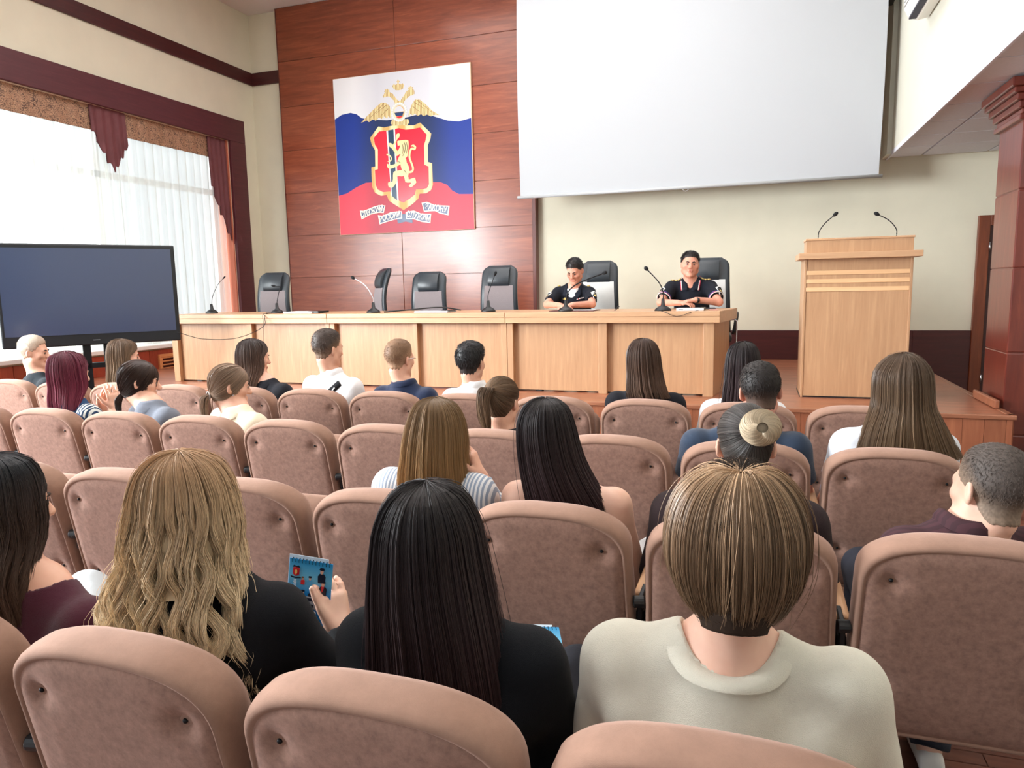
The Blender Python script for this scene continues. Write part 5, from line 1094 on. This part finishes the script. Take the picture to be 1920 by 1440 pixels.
for sx in (-1, 1): MB().prism([(-.02+sx*.19+.05*math.cos(t)*(1 if i % 2 else .6), .885+.035*math.sin(t)*(1 if i % 2 else .7)) for i, t in enumerate(np.linspace(0, 2*PI, 14, endpoint=False))], -.0355, -.034).build('small_crown', eagle_gold, eg)
circ = lambda r, cx=-.023, cz=.575, n=32, a0=0, a1=2*PI: [(cx+r*math.cos(t), cz+r*1.08*math.sin(t)) for t in np.linspace(a0, a1, n, endpoint=(a1-a0 < 6))]
ring = MB().prism(circ(.125), -.0385, -.036).build('medallion', plain('medallion_silver', (206, 204, 196), .3), eg)
for i in range(22): t = 2*PI*i/22; MB().prism(circ(.014, -.023+.115*math.cos(t), .575+.122*math.sin(t), 8), -.0395, -.0384).build('pearl', plain('pearl', (238, 236, 226), .3), ring)
MB().prism(circ(.088), -.0395, -.0384).build('medallion_rim', gold, ring)
MB().prism(circ(.076, a0=.05, a1=PI-.05), -.0405, -.0394).build('medallion_white', P_W, ring); MB().prism(circ(.076, a0=PI+.8, a1=2*PI-.8), -.0405, -.0394).build('medallion_red', P_F, ring)
MB().prism([(-.099, .572), (.053, .572), (.03, .52), (-.076, .52)], -.0405, -.0394).build('medallion_blue', P_N, ring)
lay('fold', .003, P_N, 'ribbon_fold', sm=1)
for i, (txt, a, b, h) in enumerate((('СЛУЖИМ', (-707, -889), (-355, -812), .085), ('РОССИИ', (-412, -972), (-62, -908), .082), ('СЛУЖИМ', (50, -919), (393, -995), .085), ('ЗАКОНУ', (342, -824), (676, -887), .085))):
    rw = lay('rib%dw' % (i+1), .004, P_I, 'ribbon', sm=1); lay('rib%d' % (i+1), .0055, P_N, 'ribbon_face', rw, 1)
    c = Vector((a[0]+b[0], 0, a[1]+b[1]))/2000; ang = math.atan2(b[1]-a[1], b[0]-a[0])
    words(txt, h, P_I, 'lettering', rw, Matrix.Translation((c.x, -.0385, c.z)) @ Matrix.Rotation(-ang, 4, 'Y') @ Matrix.Rotation(PI/2, 4, 'X'), .001, .74, .003)
# ------------------------------------------------------------------ the two uniformed officers behind the desk
NAVY = cloth('uniform_navy', (15, 19, 30), .35, .8, .02)
starg = plain('star_gold', (226, 196, 120), .35, .3); sleeve_red = plain('patch_red', (168, 44, 56), .6); patch_w = plain('patch_white', (222, 220, 216), .6)
def star(r): return [(r*(1 if i % 2 == 0 else .45)*math.sin(PI*i/5), r*(1 if i % 2 == 0 else .45)*math.cos(PI*i/5)) for i in range(10)]
shieldp = lambda s: [(s*x, s*y) for x, y in ((-.034, .04), (0, .052), (.034, .04), (.034, -.01), (.02, -.038), (0, -.052), (-.02, -.038), (-.034, -.01))]
def patch(e, bv, c, d):
    p = decal(e, 'sleeve_patch', bv, c, d, (0, 0, 1), [shieldp(.92)], .004, patch_w); decal(p, 'patch_field', bv, c, d, (0, 0, 1), [shieldp(.78)], .007, NAVY)
    decal(p, 'patch_emblem', bv, c, d, (0, 0, 1), [[(-.02, .0), (0, .014), (.02, 0), (0, -.016)]], .010, starg)
    decal(p, 'patch_text', bv, (c[0], c[1], c[2]+.026), d, (0, 0, 1), [[(-.022, -.005), (0, .006), (.022, -.005), (.02, -.011), (0, .0), (-.02, -.011)]], .010, patch_w)
def epaulette(e, bv, a, b, n, trim=None):
    o = strip_on(e, 'epaulette', bv, [a, tuple((np.array(a)+np.array(b))/2), b], (0, 0, -1), .052, plain('epaulette_navy', (16, 18, 26), .6), .008)
    if trim: strip_on(o, 'epaulette_stripe', bv, [a, tuple((np.array(a)+np.array(b))/2), b], (0, 0, -1), .006, trim, .012)
    a, b = np.array(a), np.array(b)
    for i in range(n): decal(o, 'epaulette_star', bv, tuple(b+(a-b)*(.18+.28*i)), (0, -.25, -1), (0, 1, 0), [star(.016)], .013, starg)
e, H, R, A, Sh, I = person('dark haired officer in open collared navy uniform, reading into the microphone', (-1.75, 7.85, DZ), PI, (.035, .48, 1.152), -10, 26, 0, sh=(.06, .42, .93), shw=.172, tone='pink', shirt=NAVY, neck='vee', pants=(24, 27, 40), group=None, seed=31, h=.005, seat_y=.36, jaw=1.08, brow=(36, 28, 26), sleeve_end=.74, hs=1.0, seat=.54,
    arms={1: dict(el=(.285, .66, .815), wr=(.105, .83, .808), d=(-.85, .5, -.12), n=(0, .1, 1), curl=.5), -1: dict(el=(-.185, .66, .815), wr=(-.02, .81, .812), d=(.85, .5, -.1), n=(0, .1, 1), curl=.55)})
S = SDF((-.32, .2, .6), (.36, .62, 1.1), .006); sh_v = I['sh']; S.cone(sh_v+np.array([0, .012, -.12]), sh_v+np.array([0, .012, .02]), .108, .075, .03); S.cone(I['nk']+np.array([0, .02, .15]), I['nk']+np.array([0, .025, 0]), .066, .06, .008, 's'); V, Q = S.mesh(); np_mesh('undershirt', V, Q, cloth('tee_white', (238, 238, 240), .5), e)
scalp(e, H, R, CRK, .010, -.065, .008, front=.066, h=.005, strn=1500, slen=.018)
bv = bvh_of(child(e, 'shirt'))
for q in (-1, 1): patch(e, bv, tuple(Sh[q]+(A[q]['el']-Sh[q])*.36), (-q*.62, -.75, -.1))
epaulette(e, bv, (.135, .42, 1.0), (.235, .42, .97), 1); epaulette(e, bv, (-.02, .42, 1.0), (-.115, .42, .97), 1)
decal(e, 'chest_badge', bv, (.135, .5, .865), (0, -1, 0), (0, 0, 1), [[(-.03, 0), (-.01, .008), (0, .02), (.01, .008), (.03, 0), (.01, -.008), (0, -.02), (-.01, -.008)]], .004, starg)
rb = decal(e, 'ribbon_bar', bv, (-.03, .5, .868), (0, -1, 0), (.0, 0, 1), [[(-.036, -.012), (.036, .006), (.036, .016), (-.036, -.002)]], .004, patch_w)
for i in range(3): decal(rb, 'ribbon_tab', bv, (-.03+.02-.022*i, .5, .869+.005*(i-1)), (0, -1, 0), (0, 0, 1), [[(-.005, -.006), (.005, -.005), (.005, .006), (-.005, .005)]], .006, sleeve_red)
lap_m = cloth('lapel_navy', (20, 25, 38), .2, .75)
decal(e, 'collar_flap', bv, (.115, .5, .955), (0, -1, 0), (0, 0, 1), [[(.04, .05), (-.03, .03), (-.045, -.045), (.002, -.09), (.03, -.03)]], .010, lap_m); decal(e, 'collar_flap', bv, (.005, .5, .955), (0, -1, 0), (0, 0, 1), [[(-.04, .05), (.03, .03), (.045, -.045), (-.002, -.09), (-.03, -.03)]], .010, lap_m)
e2, H, R, A, Sh, I = person('stout dark haired officer in a navy polo with tricolour trim, looking ahead', (-.60, 7.85, DZ), PI, (.025, .45, 1.185), 8, -2, -3, sh=(.02, .40, .965), shw=.188, tone='pink', shirt=NAVY, neck='vee', pants=(24, 27, 40), seed=32, h=.005, seat_y=.34, girth=1.16, jaw=1.2, brow=(40, 32, 28), sleeve_end=.72, hs=1.03, seat=.54, trap=1.6,
    arms={1: dict(el=(.285, .64, .82), wr=(.10, .80, .822), d=(-.95, .2, -.05), n=(0, .15, 1), curl=.5), -1: dict(el=(-.265, .64, .82), wr=(-.06, .77, .845), d=(.92, .3, -.1), n=(0, .15, 1), curl=.45)})
scalp(e2, H, R, CRK, .010, -.06, .010, front=.066, h=.005, strn=1800, slen=.024)
bv = bvh_of(child(e2, 'shirt'))
for q in (-1, 1): patch(e2, bv, tuple(Sh[q]+(A[q]['el']-Sh[q])*.34), (-q*.62, -.75, -.1))
mag = plain('piping_red', (190, 40, 74), .6); epaulette(e2, bv, (.10, .40, 1.03), (.215, .40, 1.0), 3, mag); epaulette(e2, bv, (-.06, .40, 1.03), (-.175, .40, 1.0), 3, mag)
for sx in (1, -1):
    cx = .02+sx*.062
    f = decal(e2, 'collar_flap', bv, (cx, .5, .965), (0, -1, 0), (0, 0, 1), [[(-sx*a, b) for a, b in ((.03, .065), (-.03, .06), (-.046, -.035), (.018, -.03))]], .012, lap_m)
    for j, (mt, o) in enumerate(((patch_w, 0), (mag, .007))): decal(f, 'collar_stripe', bv, (cx, .5, .965), (0, -1, 0), (0, 0, 1), [[(-sx*(a+o), b) for a, b in ((.024, .065), (.031, .065), (.019, -.03), (.012, -.03))]], .015, mt)
for q in (1, -1):
    a = Sh[q]+(A[q]['el']-Sh[q])*.70; d = (A[q]['el']-Sh[q]); d /= np.linalg.norm(d); s1 = np.cross(d, (0, 1, 0.2)); s1 /= np.linalg.norm(s1); s2 = np.cross(d, s1)
    for j, mt in enumerate((patch_w, sleeve_red, plain('band_blue', (40, 60, 140), .6))):
        c = a-d*.010*(j-1); MB().tube([tuple(c+(s1*math.cos(t)+s2*math.sin(t))*.069) for t in np.linspace(0, 2*PI, 25)], .0042, 6, False).build('sleeve_band', mt, e2, True)
w = A[-1]['wr']; d = w-A[-1]['el']; d /= np.linalg.norm(d); s1 = np.cross(d, (0, 0, 1)); s1 /= np.linalg.norm(s1); s2 = np.cross(d, s1)
MB().loft([[tuple(w-d*.012+d*o+(s1*math.cos(t)+s2*math.sin(t)*.8)*.035) for t in np.linspace(0, 2*PI, 20, endpoint=False)] for o in (-.012, .012)]).build('wristwatch', black_plastic, e2, True)
# ------------------------------------------------------------------ pocket calendars
def print_flat(name, rgb): return plain('print_'+name, rgb, .35)
def calendar(loc, rot, label, full=True, group=None):
    e = empty('pocket_calendar', loc, 0, label, 'calendar', group); e.rotation_euler = rot
    W_, Hh = .118, .165
    q = NT('calendar_sky'); sp = q.n('SeparateXYZ'); q.l(q.coords(), sp.inputs[0]); mr = q.n('MapRange'); mr.inputs[1].default_value = -Hh; mr.inputs[2].default_value = 0; q.l(sp.outputs[2], mr.inputs[0])
    q.l(q.ramp(mr.outputs[0], [(.0, lin((22, 110, 186))), (.5, lin((30, 132, 206))), (.72, lin((120, 200, 236))), (1, lin((30, 150, 214)))]), q.b.inputs['Base Color']); q.b.inputs['Roughness'].default_value = .3
    MB().box(-W_/2, W_/2, 0, .0025, -Hh, 0).build('cover', q.m, e)
    MB().box(-W_/2-.004, W_/2-.014, .004, .0055, -Hh+.004, .009).build('back_leaf', print_flat('leaf', (206, 226, 240)), e)
    sp_ = MB()
    for i in range(12): x = -W_/2+.008+i*.0093; sp_.tube([(x, -.0015, -.008), (x, -.002, -.001), (x, .003, .002), (x, .006, -.004)], .0009, 5)
    sp_.build('spiral_binding', black_metal, e, True)
    Y = -.0006
    def poly(nm, pts, mt, y=0, par=None): return MB().prism([(a/1000-W_/2, -b/1000) for a, b in pts], Y-y-.0006, Y-y+.0005).build(nm, mt, par or e)
    def blob(nm, cx, cy, rx, ry, mt, y=0, par=None): return poly(nm, [(cx+rx*math.cos(t), cy+ry*math.sin(t)) for t in np.linspace(0, 2*PI, 14, endpoint=False)], mt, y, par)
    R_, N_, F_, G_, W2, B2 = print_flat('red', (206, 44, 50)), print_flat('navy', (22, 28, 48)), print_flat('face', (226, 176, 150)), print_flat('grey', (150, 156, 166)), print_flat('white', (236, 240, 244)), print_flat('lightblue', (90, 170, 220))
    sd = poly('printed_shield', [(11, 22), (20, 19), (29, 22), (29, 38), (20, 43), (11, 38)], R_); poly('printed_eagle', [(9, 20), (14, 15), (20, 18), (26, 15), (31, 20), (20, 19.5)], N_, .0005, sd); blob('printed_lion', 20, 32, 3.5, 6, print_flat('gold', (230, 190, 110)), .0006, sd); poly('printed_ribbon', [(6, 43), (20, 45), (34, 43), (34, 46), (20, 48), (6, 46)], N_, .0005, sd)
    words('КРАСНОЯРСК', .0075, W2, 'lettering', e, Matrix.Translation((-W_/2+.0145, Y-.0004, -.084)) @ Matrix.Rotation(PI/2, 4, 'Y') @ Matrix.Rotation(PI/2, 4, 'X'), .0003, .95, .0003)
    def figure(x, y, s, coat, capm, nm='printed_officer', depth=0, hair=None):
        f = poly(nm, [(x-9*s, y+26*s), (x-10*s, y+10*s), (x-6*s, y+4*s), (x+6*s, y+4*s), (x+10*s, y+10*s), (x+9*s, y+26*s)], coat, depth); blob('printed_face', x, y-1*s, 4.2*s, 5.6*s, F_, depth+.0006, f)
        poly('printed_cap', [(x-6.5*s, y-6*s), (x-4*s, y-11*s), (x+5*s, y-11*s), (x+7*s, y-6*s), (x, y-4*s)], capm, depth+.0012, f); return f
    figure(91, 24, 1.05, N_, N_); w_ = figure(97, 54, 1.0, N_, N_, depth=.0016); poly('printed_scarf', [(93, 58), (101, 58), (98, 70), (95, 72)], R_, .0032, w_)
    figure(40, 47, .55, R_, print_flat('hair', (120, 70, 50)), 'printed_child'); figure(60, 45, .7, B2, N_, depth=.0005)
    for x, y, s in ((44, 82, .8), (66, 76, .85), (80, 78, .6), (36, 90, .7)): figure(x, y, s, N_, N_, depth=.0022)
    tr = poly('printed_truck', [(34, 96), (44, 88), (76, 88), (84, 96), (84, 118), (34, 118)], G_, .0040); poly('printed_windscreen', [(40, 98), (46, 91), (72, 91), (77, 98)], N_, .0046, tr); poly('printed_grille', [(42, 106), (76, 106), (74, 116), (44, 116)], N_, .0046, tr)
    for x in (46, 58, 70): blob('printed_motorbike', x, 130+(x % 5), 6, 16, N_, .0040); 
    for x, y in ((46, 122), (58, 124), (70, 120), (80, 126)): blob('printed_helmet', x, y, 4, 4, W2, .0048)
    poly('printed_flame', [(60, 150), (66, 140), (72, 150), (78, 142), (80, 158), (60, 158)], print_flat('orange', (224, 120, 50)), .0046)
    return e
calendar((-1.032, 1.466, .884), (math.radians(-7), math.radians(4), math.radians(4)), 'blue pocket calendar with a red crest held up by the wavy blonde girl')
c2 = calendar((-.465, 1.50, .775), (math.radians(-62), math.radians(8), math.radians(30)), 'blue and white pocket calendar on the lap of the girl with straight black hair')
# ------------------------------------------------------------------ seats in their rows
NM = {(1, -3): 'the girl in maroon with ripped jeans', (1, -2): 'the wavy blonde girl holding the calendar', (1, -1): 'the black jacketed girl with straight black hair', (1, 0): 'the bowl cut boy in the cream tee',
 (2, -2): 'the honey bob girl in blue stripes', (2, -1): 'the bare shouldered girl', (2, 0): 'the woman with the grey bun', (2, 1): 'the boy in the ribbed maroon polo',
 (3, -7): 'the person with wine red hair', (3, -6): 'the girl in the grey tee', (3, -5): 'the ash blonde in the cream top', (3, -2): 'the girl with the high ponytail', (3, 0): 'the man in the dark blue tee', (3, 1): 'the girl with very long brown hair',
 (4, -10): 'the shaved fair boy in black', (4, -8): 'the girl before the display stand', (4, -6): 'the dark haired girl turned to the officers', (4, -5): 'the man with the strap', (4, -4): 'the sandy haired man in navy', (4, -3): 'the black haired boy in white', (4, -1): 'the brown haired girl in black', (4, 0): 'the dark haired girl in the white tee'}
for k_, v_ in NM.items(): CHAIR_LABEL[k_] = ('mauve velour chair in which '+v_+' sits', True)
for k_, v_ in {(2, -5): 'empty mauve chair ahead of the girl in maroon, window end of her next row', (2, -4): 'empty mauve chair, second from the window end in the row before the blonde', (2, -3): 'empty mauve chair on the window side of the honey bob girl',
 (3, -8): 'empty mauve chair on the window side of the wine red hair', (3, -4): 'empty mauve chair beside the ash blonde in the cream top', (3, -3): 'empty mauve chair on the window side of the ponytail girl', (3, -1): 'empty mauve chair between the ponytail girl and the dark blue tee',
 (4, -9): 'empty mauve chair between the shaved fair boy and the girl at the display', (4, -7): 'empty mauve chair before the window end of the desk, beside the dark haired girl', (4, -2): 'empty mauve chair between the black haired boy and the brown haired girl', (4, 1): 'empty mauve chair at the aisle end of the row closest to the stage'}.items(): CHAIR_LABEL[k_] = (v_, False)
place_chairs()
